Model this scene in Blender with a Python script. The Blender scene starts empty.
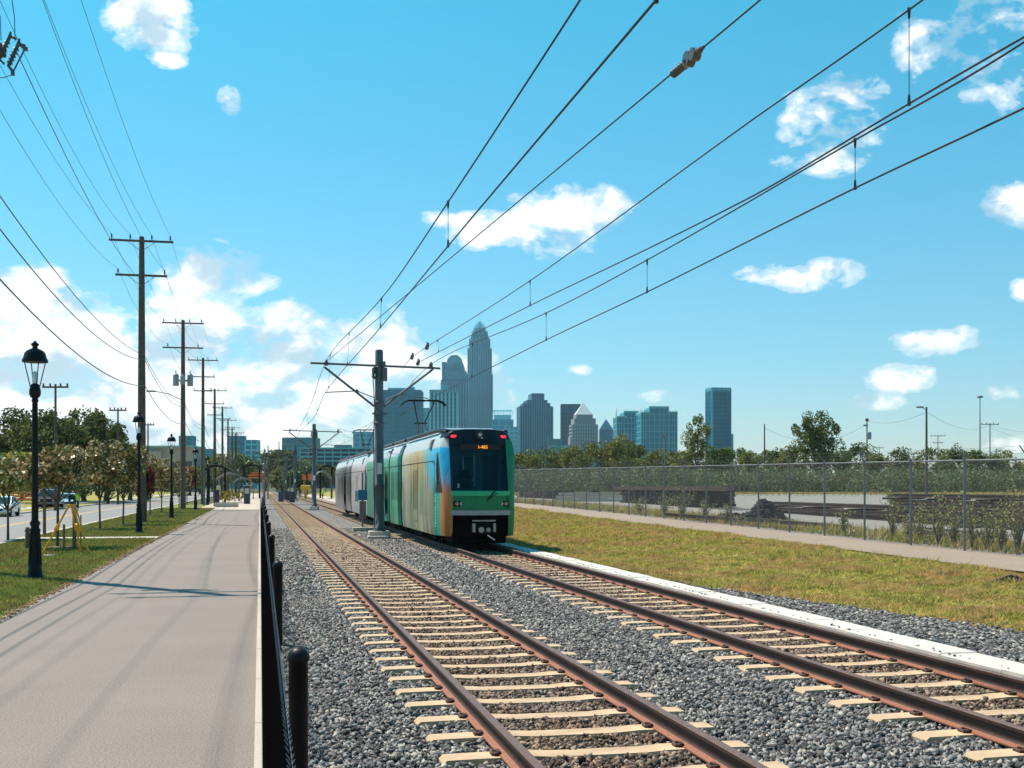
HAZE = 0.00006
import bpy, bmesh, math, random
import numpy as np
from mathutils import Vector, Matrix
random.seed(7); RNG = np.random.default_rng(7)
SC = bpy.context.scene
COL = SC.collection
# ------------------------------------------------------------------ frame
# world: Y runs along the tracks, X to the right, Z up (0 = path / ballast level)
A = math.radians(12.01); SA, CA = math.sin(A), math.cos(A)
F = 1184.0; ZC = 2.14; HY = 485.5; VX = 260.0
def at(px, D, z=0.0):                     # a spot seen at bearing px, D metres ahead
    R = (px-512)/F*D
    return Vector((D*SA+R*CA, D*CA-R*SA, z))
def zy(py, D): return ZC+(HY-py)*D/F
def onX(px, py, X):                       # a spot in the vertical plane at lateral offset X
    D = F*X/(CA*(px-VX)); return Vector((X, (D-X*SA)/CA, zy(py, D)))
def zr(X, Y):                             # the ground right of the tracks
    zp = 0.34+min(max((Y-20)*0.0085, 0), 0.51)
    t = min(max((X-8.9)/(15.4-8.9), 0), 1)
    return 0.03+(zp-0.03)*(t*t*(3-2*t)*.3+.7*t**.7)
# ------------------------------------------------------------------ materials
MATS = {}
def newmat(name):
    m = bpy.data.materials.new(name); m.use_nodes = True
    nt = m.node_tree; nt.nodes.clear()
    out = nt.nodes.new('ShaderNodeOutputMaterial'); b = nt.nodes.new('ShaderNodeBsdfPrincipled')
    nt.links.new(b.outputs[0], out.inputs[0])
    MATS[name] = m
    return m, nt, b
def noise(nt, scale, detail=4, rough=.6, coord='Object', vec=None):
    n = nt.nodes.new('ShaderNodeTexNoise'); n.inputs['Scale'].default_value = scale
    n.inputs['Detail'].default_value = detail; n.inputs['Roughness'].default_value = rough
    if vec is None:
        g = nt.nodes.new('ShaderNodeTexCoord'); vec = g.outputs[coord]
    nt.links.new(vec, n.inputs['Vector']); return n
def ramp(nt, src, stops, interp='LINEAR'):
    r = nt.nodes.new('ShaderNodeValToRGB'); r.color_ramp.interpolation = interp
    e = r.color_ramp.elements
    while len(e) < len(stops): e.new(.5)
    for k, (p, c) in enumerate(stops): e[k].position = p; e[k].color = (*c, 1)
    nt.links.new(src, r.inputs[0]); return r
def mixc(nt, fac, a, b, mode='MIX'):
    m = nt.nodes.new('ShaderNodeMix'); m.data_type = 'RGBA'; m.blend_type = mode
    for s, v in ((0, fac), (6, a), (7, b)):
        if isinstance(v, (int, float)): m.inputs[s].default_value = v
        elif isinstance(v, tuple): m.inputs[s].default_value = (*v, 1)
        else: nt.links.new(v, m.inputs[s])
    return m.outputs[2]
def math_(nt, op, a, b=0.0, c=0.0, clamp=False):
    m = nt.nodes.new('ShaderNodeMath'); m.operation = op; m.use_clamp = clamp
    for k, v in enumerate((a, b, c)):
        if isinstance(v, (int, float)): m.inputs[k].default_value = v
        else: nt.links.new(v, m.inputs[k])
    return m.outputs[0]
def bump(nt, b, h, strength=.3, dist=.02):
    n = nt.nodes.new('ShaderNodeBump'); n.inputs['Strength'].default_value = strength
    n.inputs['Distance'].default_value = dist
    nt.links.new(h, n.inputs['Height']); nt.links.new(n.outputs[0], b.inputs['Normal'])
def simple(name, col, rough=.6, metal=0., var=.12, scale=3., bmp=0., spec=.5, coat=0.):
    """base colour broken up by a procedural noise"""
    m, nt, b = newmat(name)
    n = noise(nt, scale, 5)
    lo = tuple(c*(1-var) for c in col); hi = tuple(min(1, c*(1+var)) for c in col)
    r = ramp(nt, n.outputs[0], [(.3, lo), (.7, hi)])
    nt.links.new(r.outputs[0], b.inputs['Base Color'])
    b.inputs['Roughness'].default_value = rough; b.inputs['Metallic'].default_value = metal
    b.inputs['Specular IOR Level'].default_value = spec
    if coat: b.inputs['Coat Weight'].default_value = coat
    if bmp: bump(nt, b, n.outputs[0], bmp)
    return m
def emit(name, col, s):
    m, nt, b = newmat(name); b.inputs['Base Color'].default_value = (*[c*.3 for c in col], 1)
    b.inputs['Emission Color'].default_value = (*col, 1); b.inputs['Emission Strength'].default_value = s
    return m
def glass(name, col, rough=.06, spec=.6):
    m = simple(name, col, rough, 0, .1, 2., spec=spec); return m
def foliage(name, cols, rough=.55, pos=None, trans=.25):
    m, nt, b = newmat(name)
    g = nt.nodes.new('ShaderNodeNewGeometry')
    n = len(cols)
    r = ramp(nt, g.outputs['Random Per Island'], [((k+.5)/n, c) for k, c in enumerate(cols)])
    c = r.outputs[0]
    if pos:
        nn = noise(nt, pos[0], 6, .7); rr = ramp(nt, nn.outputs[0], [(.46, (0,)*3), (.56, (1,)*3)])
        r2 = ramp(nt, g.outputs['Random Per Island'], [(.2, pos[1]), (.8, pos[2])])
        c = mixc(nt, rr.outputs[0], c, r2.outputs[0])
    nt.links.new(c, b.inputs['Base Color']); b.inputs['Roughness'].default_value = rough
    b.inputs['Specular IOR Level'].default_value = .15
    if trans:
        t = nt.nodes.new('ShaderNodeBsdfTranslucent'); nt.links.new(c, t.inputs['Color'])
        mx = nt.nodes.new('ShaderNodeMixShader'); mx.inputs[0].default_value = trans
        out = [x for x in nt.nodes if x.type == 'OUTPUT_MATERIAL'][0]
        nt.links.new(b.outputs[0], mx.inputs[1]); nt.links.new(t.outputs[0], mx.inputs[2]); nt.links.new(mx.outputs[0], out.inputs[0])
    return m
# ------------------------------------------------------------------ objects
def tag(o, label=None, cat=None, group=None, kind=None):
    if label: o['label'] = label
    if cat: o['category'] = cat
    if group: o['group'] = group
    if kind: o['kind'] = kind
    return o
def empty(name, loc=(0, 0, 0), rz=0, label=None, cat=None, group=None):
    o = bpy.data.objects.new(name, None); COL.objects.link(o); o.empty_display_size = .3
    o.location = loc; o.rotation_euler = (0, 0, rz)
    return tag(o, label, cat, group)
def link_mesh(name, me, mat, parent=None):
    for m in (mat if isinstance(mat, (list, tuple)) else [mat]): me.materials.append(m)
    o = bpy.data.objects.new(name, me); COL.objects.link(o)
    if parent: o.parent = parent
    return o
def np_mesh(name, V, Fc, mat, parent=None, smooth=False):
    V = np.asarray(V, dtype=np.float32).reshape(-1, 3); Fc = np.asarray(Fc, dtype=np.int32)
    k = Fc.shape[1]; me = bpy.data.meshes.new(name)
    me.vertices.add(len(V)); me.vertices.foreach_set('co', V.ravel())
    me.loops.add(Fc.size); me.loops.foreach_set('vertex_index', Fc.ravel())
    me.polygons.add(len(Fc)); me.polygons.foreach_set('loop_start', np.arange(0, Fc.size, k, dtype=np.int32))
    me.update(calc_edges=True); me.validate()
    if smooth: me.polygons.foreach_set('use_smooth', np.ones(len(Fc), bool))
    return link_mesh(name, me, mat, parent)
class MB:
    """collects shapes into one mesh"""
    def __init__(s): s.v = []; s.f = []; s.m = []; s.sm = []
    def add(s, vs, fs, mi=0, sm=False):
        o = len(s.v); s.v += [tuple(v) for v in vs]; s.f += [tuple(i+o for i in f) for f in fs]
        s.m += [mi]*len(fs); s.sm += [sm]*len(fs); return s
    def box(s, x0, x1, y0, y1, z0, z1, mi=0, bev=0):
        if bev:
            b = bev
            vs = []
            for z, i in ((z0, b), (z0+b, 0), (z1-b, 0), (z1, b)):
                vs += [(x0+i, y0+i, z), (x1-i, y0+i, z), (x1-i, y1-i, z), (x0+i, y1-i, z)]
            fs = [(3, 2, 1, 0), (12, 13, 14, 15)]
            for r in range(3):
                for k in range(4): a = r*4+k; c = r*4+(k+1) % 4; fs.append((a, c, c+4, a+4))
            return s.add(vs, fs, mi)
        vs = [(x, y, z) for z in (z0, z1) for x, y in ((x0, y0), (x1, y0), (x1, y1), (x0, y1))]
        return s.add(vs, [(3, 2, 1, 0), (4, 5, 6, 7), (0, 1, 5, 4), (1, 2, 6, 5), (2, 3, 7, 6), (3, 0, 4, 7)], mi)
    def cyl(s, p0, p1, r0, r1=None, n=10, mi=0, caps=True, sm=True):
        r1 = r0 if r1 is None else r1
        p0, p1 = Vector(p0), Vector(p1); d = (p1-p0).normalized()
        u = d.orthogonal().normalized(); w = d.cross(u)
        vs = []
        for p, r in ((p0, r0), (p1, r1)):
            for k in range(n):
                t = 2*math.pi*k/n; vs.append(p+(u*math.cos(t)+w*math.sin(t))*r)
        s.add(vs, [(k, (k+1) % n, n+(k+1) % n, n+k) for k in range(n)], mi, sm)
        if caps: s.add(vs, [tuple(range(n-1, -1, -1)), tuple(range(n, 2*n))], mi)
        return s
    def tube(s, pts, r, n=6, mi=0, sm=True):
        pts = [Vector(p) for p in pts]; rs = r if isinstance(r, (list, tuple)) else [r]*len(pts)
        vs = []; u = None
        for i, p in enumerate(pts):
            d = (pts[min(i+1, len(pts)-1)]-pts[max(i-1, 0)]).normalized()
            if u is None: u = d.orthogonal().normalized()
            u = (u-d*u.dot(d)).normalized(); w = d.cross(u)
            for k in range(n):
                t = 2*math.pi*k/n; vs.append(p+(u*math.cos(t)+w*math.sin(t))*rs[i])
        fs = [(i*n+k, i*n+(k+1) % n, (i+1)*n+(k+1) % n, (i+1)*n+k) for i in range(len(pts)-1) for k in range(n)]
        s.add(vs, fs, mi, sm)
        s.add(vs, [tuple(range(n-1, -1, -1)), tuple(range((len(pts)-1)*n, len(pts)*n))], mi)
        return s
    def lathe(s, prof, n=14, c=(0, 0), mi=0, sm=True, rot=0):
        vs = [(c[0]+r*math.cos(2*math.pi*k/n+rot), c[1]+r*math.sin(2*math.pi*k/n+rot), z) for r, z in prof for k in range(n)]
        fs = [(i*n+k, i*n+(k+1) % n, (i+1)*n+(k+1) % n, (i+1)*n+k) for i in range(len(prof)-1) for k in range(n)]
        s.add(vs, fs, mi, sm); s.add(vs, [tuple(range(n-1, -1, -1)), tuple(range((len(prof)-1)*n, len(prof)*n))], mi)
        return s
    def prism(s, poly, axis, a, b, mi=0, poly2=None):
        """poly extruded along an axis ('x': poly is (y,z); 'y': (x,z); 'z': (x,y))"""
        def p3(p, t): return {'x': (t, p[0], p[1]), 'y': (p[0], t, p[1]), 'z': (p[0], p[1], t)}[axis]
        n = len(poly); vs = [p3(p, a) for p in poly]+[p3(p, b) for p in (poly2 or poly)]
        s.add(vs, [tuple(range(n-1, -1, -1)), tuple(range(n, 2*n))]+[(k, (k+1) % n, n+(k+1) % n, n+k) for k in range(n)], mi)
        return s
    def build(s, name, mat, parent=None, loc=None):
        me = bpy.data.meshes.new(name); me.from_pydata(s.v, [], s.f)
        me.polygons.foreach_set('material_index', s.m); me.polygons.foreach_set('use_smooth', s.sm)
        bm = bmesh.new(); bm.from_mesh(me); bmesh.ops.recalc_face_normals(bm, faces=bm.faces[:]); bm.to_mesh(me); bm.free()
        me.update(); o = link_mesh(name, me, mat, parent)
        if loc is not None: o.location = loc
        return o
def copy_tree(o, parent=None):
    c = o.copy(); COL.objects.link(c); c.parent = parent
    for ch in list(o.children): copy_tree(ch, c)
    return c
def grid(name, xs, ys, zf, mat, kind=None, parent=None):
    V = [(x, y, zf(x, y)) for y in ys for x in xs]; n = len(xs)
    Fc = [(j*n+i, j*n+i+1, (j+1)*n+i+1, (j+1)*n+i) for j in range(len(ys)-1) for i in range(n-1)]
    o = np_mesh(name, V, Fc, mat, parent, True)
    if kind: o['kind'] = kind
    return o
ORD = ['first', 'second', 'third', 'fourth', 'fifth', 'sixth', 'seventh', 'eighth', 'ninth', 'tenth', 'eleventh', 'twelfth',
       'thirteenth', 'fourteenth', 'fifteenth', 'sixteenth', 'seventeenth', 'eighteenth', 'nineteenth', 'twentieth',
       'twenty-first', 'twenty-second', 'twenty-third', 'twenty-fourth', 'twenty-fifth', 'twenty-sixth', 'twenty-seventh', 'twenty-eighth']
# ------------------------------------------------------------------ render, camera, light
SC.view_settings.view_transform = 'Standard'; SC.view_settings.look = 'None'
SC.view_settings.gamma = 1; SC.view_settings.exposure = EXPOSURE = 0.42
SC.cycles.max_bounces = 6; SC.cycles.diffuse_bounces = 3; SC.cycles.glossy_bounces = 3; SC.cycles.transparent_max_bounces = 8
SC.cycles.volume_bounces = 0
cd = bpy.data.cameras.new('camera'); cam = bpy.data.objects.new('camera', cd); COL.objects.link(cam); SC.camera = cam
cam.location = (0, 0, ZC); cam.rotation_euler = (math.radians(90), 0, -A)
cd.sensor_width = 36; cd.lens = 36*F/1024; cd.shift_y = (HY-384)/1024; cd.clip_end = 20000; cd.clip_start = .1
SUN_EL = math.radians(60); sdir = Vector((-.64, .77, 0)).normalized()   # towards the sun, level part
sl = bpy.data.lights.new('sun', 'SUN'); sl.energy = 4.9; sl.angle = math.radians(.53); sl.color = (1, .90, .79)
so = bpy.data.objects.new('sun', sl); COL.objects.link(so)
tosun = Vector((sdir.x*math.cos(SUN_EL), sdir.y*math.cos(SUN_EL), math.sin(SUN_EL)))
so.rotation_euler = tosun.to_track_quat('Z', 'Y').to_euler()
W = bpy.data.worlds.new('World'); SC.world = W; W.use_nodes = True
nt = W.node_tree; nt.nodes.clear()
wo = nt.nodes.new('ShaderNodeOutputWorld'); bg = nt.nodes.new('ShaderNodeBackground'); nt.links.new(bg.outputs[0], wo.inputs[0])
sky = nt.nodes.new('ShaderNodeTexSky'); sky.sky_type = 'NISHITA'; sky.sun_disc = False
sky.sun_elevation = SUN_EL; sky.sun_rotation = math.atan2(sdir.x, sdir.y)
sky.air_density = 1.0; sky.dust_density = .35; sky.ozone_density = 1.0
bg.inputs['Strength'].default_value = .098
# clouds, laid out by bearing and elevation
tc = nt.nodes.new('ShaderNodeTexCoord'); sp = nt.nodes.new('ShaderNodeSeparateXYZ'); nt.links.new(tc.outputs['Generated'], sp.inputs[0])
x, y, z = sp.outputs
rr_ = math_(nt, 'SUBTRACT', math_(nt, 'MULTIPLY', x, CA), math_(nt, 'MULTIPLY', y, SA))
dd_ = math_(nt, 'ADD', math_(nt, 'MULTIPLY', x, SA), math_(nt, 'MULTIPLY', y, CA))
az = math_(nt, 'ARCTAN2', rr_, dd_); el = math_(nt, 'ARCSINE', z)
tint = ramp(nt, el, [(0, (.78, .86, 1.04)), (.12, (.52, .99, 1.08)), (.38, (.22, 1.22, 1.20))]).outputs[0]
skyc = mixc(nt, 1.0, sky.outputs[0], tint, 'MULTIPLY')
mp = nt.nodes.new('ShaderNodeMapping'); mp.inputs['Scale'].default_value = (1, 1, 1.5); nt.links.new(tc.outputs['Generated'], mp.inputs[0])
big = noise(nt, 16, 9, .58, vec=mp.outputs[0]); big.inputs['Distortion'].default_value = .35
fine = noise(nt, 55, 6, .6, vec=mp.outputs[0])
CL = [  # px, py, half width, half height, strength
 (150, 20, 46, 34, 1.1), (165, 58, 24, 10, .75), (229, 101, 13, 17, .62),
 (212, 272, 68, 30, 1.0), (52, 322, 95, 44, 1.05), (20, 372, 130, 62, 1.05), (150, 375, 150, 60, 1.1), (286, 352, 62, 52, 1.0), (240, 425, 130, 42, 1.0),
 (60, 428, 160, 60, 1.15), (90, 340, 70, 50, 1.1), (30, 300, 60, 44, 1.1), (190, 330, 70, 44, 1.05), (310, 390, 70, 44, 1.0), (372, 350, 50, 44, .95), (440, 382, 66, 40, .85), (500, 400, 24, 14, .5),
 (560, 222, 74, 38, 1.0), (486, 228, 44, 22, .85), (440, 220, 26, 12, .5),
 (832, 120, 52, 48, .95), (868, 100, 26, 26, .7), (790, 160, 30, 16, .45), (800, 276, 62, 18, 1.0), (985, 36, 84, 56, .86), (930, 40, 40, 50, .6), (1020, 90, 30, 30, .5),
 (1006, 214, 34, 30, .95), (934, 341, 46, 18, 1.05), (905, 379, 42, 17, .7), (994, 392, 26, 13, .85), (875, 402, 34, 10, .6),
 (1019, 291, 14, 12, .85), (506, 380, 12, 6, .5), (585, 369, 20, 8, .4), (735, 393, 22, 8, .45), (660, 396, 26, 8, .45), (1000, 442, 60, 12, .55), (560, 412, 120, 12, .3)]
fld = None
for (px, py, hw, hh, st) in CL:
    u = (px-512)/F; a0 = math.atan(u); e0 = math.atan((HY-py)/F*math.cos(a0)); k = math.cos(a0)
    qx = math_(nt, 'MULTIPLY', math_(nt, 'SUBTRACT', az, a0), F/(hw*k*k*1.28)); qy = math_(nt, 'MULTIPLY', math_(nt, 'SUBTRACT', el, e0), F/(hh*k*1.28))
    r2 = math_(nt, 'MULTIPLY_ADD', qx, qx, math_(nt, 'MULTIPLY', qy, qy))
    g = math_(nt, 'MULTIPLY', math_(nt, 'SUBTRACT', 1.0, r2, clamp=True), st)
    fld = g if fld is None else math_(nt, 'SMOOTH_MAX', fld, g, .18)
nz = math_(nt, 'MULTIPLY', math_(nt, 'SUBTRACT', big.outputs[0], .5), 3.5)
nz2 = math_(nt, 'MULTIPLY', math_(nt, 'SUBTRACT', fine.outputs[0], .5), 1.5)
den = math_(nt, 'ADD', math_(nt, 'MULTIPLY_ADD', fld, 1.25, nz), math_(nt, 'SUBTRACT', nz2, .48))
den = math_(nt, 'MULTIPLY', den, math_(nt, 'MULTIPLY', math_(nt, 'SUBTRACT', fld, .17), 6.0, clamp=True))
alpha = ramp(nt, den, [(0, (0,)*3), (.25, (.35,)*3), (.7, (.97,)*3)], 'EASE').outputs[0]
# undersides of the cloud bank are greyer: the cloud field seen from just above
mp2 = nt.nodes.new('ShaderNodeMapping'); mp2.inputs['Scale'].default_value = (1, 1, 1.7); mp2.inputs['Location'].default_value = (0.004, 0.004, .028)
nt.links.new(tc.outputs['Generated'], mp2.inputs[0])
big2 = noise(nt, 16, 5, .5, vec=mp2.outputs[0])
shd = math_(nt, 'MULTIPLY_ADD', math_(nt, 'SUBTRACT', big2.outputs[0], big.outputs[0]), 4.2, .42, clamp=True)
ccol = ramp(nt, shd, [(.22, (9.9, 9.9, 9.8)), (.85, (4.6, 5.9, 6.8))]).outputs[0]
skyf = mixc(nt, math_(nt, 'MULTIPLY', alpha, .93), skyc, ccol)
nt.links.new(skyf, bg.inputs['Color'])
W.cycles.sampling_method = 'MANUAL'; W.cycles.sample_map_resolution = 512
# ------------------------------------------------------------------ material library
def asphalt(name, col, agg=.35):
    m, nt, b = newmat(name)
    big = noise(nt, .55, 4); med = noise(nt, 30, 5, .75); fin = noise(nt, 120, 3, .7)
    grn = noise(nt, 55, 2, .5)
    c1 = ramp(nt, big.outputs[0], [(.3, tuple(c*.93 for c in col)), (.7, tuple(c*1.05 for c in col))]).outputs[0]
    c2 = ramp(nt, fin.outputs[0], [(.28, (1-agg,)*3), (.5, (1,)*3), (.72, (1+agg,)*3)]).outputs[0]
    c3 = ramp(nt, med.outputs[0], [(.3, (.86,)*3), (.7, (1.1,)*3)]).outputs[0]
    c4 = ramp(nt, grn.outputs[0], [(.3, (1-agg*.55,)*3), (.5, (1,)*3), (.68, (1+agg*.6,)*3)]).outputs[0]
    nt.links.new(mixc(nt, 1., mixc(nt, 1., mixc(nt, 1., c1, c2, 'MULTIPLY'), c3, 'MULTIPLY'), c4, 'MULTIPLY'), b.inputs['Base Color'])
    b.inputs['Roughness'].default_value = .85; b.inputs['Specular IOR Level'].default_value = .25
    bump(nt, b, fin.outputs[0], .35, .004); return m
M = {}
M['path'] = asphalt('path_asphalt', (.243, .198, .168), .5)
M['road'] = asphalt('road_asphalt', (.25, .235, .225), .15)
M['concrete'] = asphalt('pale_concrete', (.50, .43, .35), .12)
M['lightconc'] = asphalt('light_concrete', (.60, .55, .49), .2)
M['plaza'] = asphalt('plaza_concrete', (.52, .42, .33), .06)
M['gravelpath'] = asphalt('gravel_path', (.31, .235, .175), .3)
M['lot'] = asphalt('gravel_lot', (.27, .245, .215), .2)
M['soil'] = asphalt('soil', (.16, .12, .08), .3)
def groundgrass(name, g1, g2, dry):
    m, nt, b = newmat(name)
    a = noise(nt, .35, 5); f = noise(nt, 9, 5, .7)
    c = ramp(nt, a.outputs[0], [(.3, g1), (.5, g2), (.68, dry)]).outputs[0]
    c = mixc(nt, 1., c, ramp(nt, f.outputs[0], [(.3, (.6,)*3), (.7, (1.25,)*3)]).outputs[0], 'MULTIPLY')
    nt.links.new(c, b.inputs['Base Color']); b.inputs['Roughness'].default_value = .9
    b.inputs['Specular IOR Level'].default_value = .1; bump(nt, b, f.outputs[0], .5, .03); return m
M['turf'] = groundgrass('turf', (.15, .18, .045), (.22, .23, .065), (.34, .27, .11))
M['slope'] = groundgrass('slope_turf', (.26, .26, .06), (.34, .30, .08), (.38, .28, .10))
M['land'] = groundgrass('land', (.06, .08, .03), (.09, .10, .04), (.14, .12, .06))
M['hill'] = simple('hill', (.05, .07, .035), .9, var=.3, scale=.02)
# ballast: grey angular stone, rust-brown between the rails
def ballast_mat(name, island):
    m, nt, b = newmat(name)
    g = nt.nodes.new('ShaderNodeNewGeometry'); s = nt.nodes.new('ShaderNodeSeparateXYZ'); nt.links.new(g.outputs['Position'], s.inputs[0])
    if island: src = g.outputs['Random Per Island']; h = None
    else:
        v = nt.nodes.new('ShaderNodeTexVoronoi'); v.inputs['Scale'].default_value = 17
        nt.links.new(g.outputs['Position'], v.inputs['Vector'])
        sc = nt.nodes.new('ShaderNodeSeparateColor'); nt.links.new(v.outputs['Color'], sc.inputs[0]); src = sc.outputs[0]; h = v.outputs['Distance']
    grey = ramp(nt, src, [(0, (.028, .026, .026)), (.3, (.085, .080, .078)), (.6, (.185, .175, .168)), (.82, (.30, .28, .26)), (.95, (.42, .385, .34)), (1, (.52, .44, .35))]).outputs[0]
    brown = ramp(nt, src, [(0, (.03, .018, .013)), (.4, (.10, .058, .038)), (.8, (.24, .155, .10)), (1, (.38, .28, .20))]).outputs[0]
    msk = None
    for c in (2.645, 6.73):
        d = math_(nt, 'ABSOLUTE', math_(nt, 'SUBTRACT', s.outputs[0], c))
        k = math_(nt, 'MULTIPLY', math_(nt, 'SUBTRACT', .78, d), 6.0, clamp=True)
        msk = k if msk is None else math_(nt, 'ADD', msk, k, clamp=True)
    n1 = noise(nt, 1.3, 3, vec=g.outputs['Position'])
    msk = math_(nt, 'MULTIPLY', msk, ramp(nt, n1.outputs[0], [(.25, (.55,)*3), (.6, (1,)*3)]).outputs[0])
    # far up the line the space between the rails is filled with tan dust
    far = math_(nt, 'MULTIPLY', math_(nt, 'SUBTRACT', s.outputs[1], 38.0), .06, clamp=True)
    c = mixc(nt, msk, grey, brown)
    c = mixc(nt, math_(nt, 'MULTIPLY', math_(nt, 'MULTIPLY', msk, far), .8), c, (.40, .30, .20))
    nt.links.new(c, b.inputs['Base Color']); b.inputs['Roughness'].default_value = .8; b.inputs['Specular IOR Level'].default_value = .35
    if h is not None: bump(nt, b, h, 1.0, .04)
    return m
M['ballast'] = ballast_mat('ballast_bed', False); M['stone'] = ballast_mat('ballast_stone', True)
M['tie'] = simple('concrete_tie', (.50, .345, .21), .85, var=.3, scale=2.6, bmp=.15)
def rust(name, c1, c2, rough=.7, metal=.0):
    m, nt, b = newmat(name); n = noise(nt, 22, 6, .7)
    nt.links.new(ramp(nt, n.outputs[0], [(.3, c1), (.7, c2)]).outputs[0], b.inputs['Base Color'])
    b.inputs['Roughness'].default_value = rough; b.inputs['Metallic'].default_value = metal; bump(nt, b, n.outputs[0], .3, .004); return m
M['rail_web'] = rust('rail_rust_painted_shade', (.028, .013, .009), (.065, .027, .017))  # rust darkened: shade on web and head sides painted into the colour
M['rail_foot'] = rust('rail_foot_rust', (.20, .062, .028), (.33, .12, .06))
M['rail_top'] = rust('rail_running_surface', (.085, .042, .03), (.17, .10, .075), .55, .0)
M['clip'] = rust('clip_rust', (.045, .022, .018), (.11, .05, .03))
M['black'] = simple('black_paint', (.008, .008, .009), .45, var=.2, scale=20, spec=.22)
M['blackmatte'] = simple('black_matte', (.008, .008, .009), .7, spec=.2)
M['vinyl'] = simple('black_vinyl', (.0035, .0035, .004), 1., spec=0)
M['galv'] = simple('galvanised_steel', (.17, .175, .18), .6, .2, scale=9)
M['mastpaint'] = simple('mast_grey', (.105, .12, .13), .6, .2, .2, 4)
M['wire'] = simple('wire', (.03, .032, .038), .55, .2)
M['wood'] = simple('weathered_wood', (.115, .082, .06), .9, var=.35, scale=6, bmp=.2)
M['insul'] = simple('insulator', (.10, .085, .08), .3)
M['porcelain'] = simple('grey_tank', (.32, .33, .34), .4)
M['rubber'] = simple('rubber', (.015, .015, .015), .8)
M['white'] = simple('white_paint', (.78, .78, .77), .4, var=.04)
M['yellowline'] = simple('yellow_paint', (.65, .42, .08), .7)
M['bark'] = simple('bark', (.10, .075, .055), .95, var=.35, scale=12, bmp=.4)
M['tripod'] = simple('tripod_yellow', (.80, .36, .02), .5)
M['stake'] = simple('stake_wood', (.16, .115, .07), .9, var=.3, scale=10)
M['glassdark'] = glass('dark_glass', (.012, .02, .03))
# ------------------------------------------------------------------ ground
grid('ground', [-9000, -2000, -200, -30, -2, 8, 60, 600, 3000, 9000], [-3000, -60, 0, 60, 300, 900, 2500, 6000, 14000], lambda x, y: -.12, M['land'], 'structure')
path = MB(); path.box(-4.12, -.046, -6, 108, -.1, 0)
tag(path.build('path', M['path']), kind='structure')
MB().box(-5.6, .0, 108.1, 330, -.1, .003).build('plaza', M['plaza'])['kind'] = 'structure'
# verge left of the path, road, far verge
rs = np.linspace
def vz(x, y): return -.03+.03*math.sin(x*1.7+y*.31)*.4
grid('grass_verge', list(rs(-9.3, -4.05, 12)), list(rs(-6, 140, 120)), lambda x, y: -.022+.012*math.sin(x*2.1)*math.sin(y*.7), M['turf'], 'structure')
MB().box(-9.62, -9.3, -6, 420, -.12, .02, bev=.02).build('kerb', M['concrete'])['kind'] = 'structure'
MB().box(-18.4, -9.62, -6, 420, -.16, -.09).build('road', M['road'])['kind'] = 'structure'
yl = MB(); yl.box(-14.10, -13.98, -6, 420, -.09, -.086); yl.box(-13.78, -13.66, -6, 420, -.09, -.086)
yl.build('road_marking', M['yellowline'])['kind'] = 'structure'
MB().box(-18.72, -18.4, -6, 420, -.12, .03, bev=.02).build('kerb', M['concrete'])['kind'] = 'structure'
grid('grass_verge', list(rs(-60, -18.7, 20)), list(rs(-6, 420, 80)), lambda x, y: .0+.25*max(0, min(1, (-20-x)/6)), M['slope'], 'structure')
MB().box(-21.6, -20.2, -6, 420, -.02, .06).build('pavement', M['lightconc'])['kind'] = 'structure'
MB().box(-9.3, -4.12, 50.2, 51.5, -.1, .012).build('pavement', M['lightconc'])['kind'] = 'structure'
ms = MB()
y = 1.0
while y < 108: ms.box(-.045, .018, y, y+2.42, -.1, .035, bev=.006); y += 2.44
ms.build('kerb_strip', M['concrete'])['kind'] = 'structure'
# ballast bed
BX0, BX1 = .05, 9.0
grid('ballast_bed', list(rs(BX0, BX1, 40)), list(rs(-4, 110, 180)), lambda x, y: -.06, M['ballast'], 'structure')
grid('ballast_bed', list(rs(BX0, BX1, 10)), list(rs(110, 420, 60)), lambda x, y: -.02, M['ballast'], 'structure')
# right bank, gravel path, storage yard
grid('grass_bank', list(rs(8.4, 15.6, 26)), list(rs(-6, 260, 200)), lambda x, y: zr(x, y)-(.15 if x < 8.5 else 0)+.03*math.sin(x*1.9+y*.6)*math.sin(y*.37)*(1 if x > 9 else 0)-.01, M['slope'], 'structure')
grid('gravel_path', list(rs(15.35, 18.3, 6)), list(rs(-6, 260, 90)), lambda x, y: zr(x, y)+.012+.01*math.sin(y*1.3+x*2), M['gravelpath'], 'structure')
grid('gravel_yard', list(rs(18.2, 260, 20)), list(rs(-6, 320, 90)), lambda x, y: zr(x, y)+.008, M['lot'], 'structure')
def strip(x0, x1, X, Y): pass
# concrete cable trough beside the right track
tr = MB(); yy = -4.
while yy < 60:
    tr.box(7.96, 8.46, yy, yy+1.19, -.1, .13+.006*math.sin(yy*3.1), bev=.012); yy += 1.2
tag(tr.build('cable_trough', M['lightconc']), 'long row of pale concrete trough covers along the right edge of the right track', 'cable trough')
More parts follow.
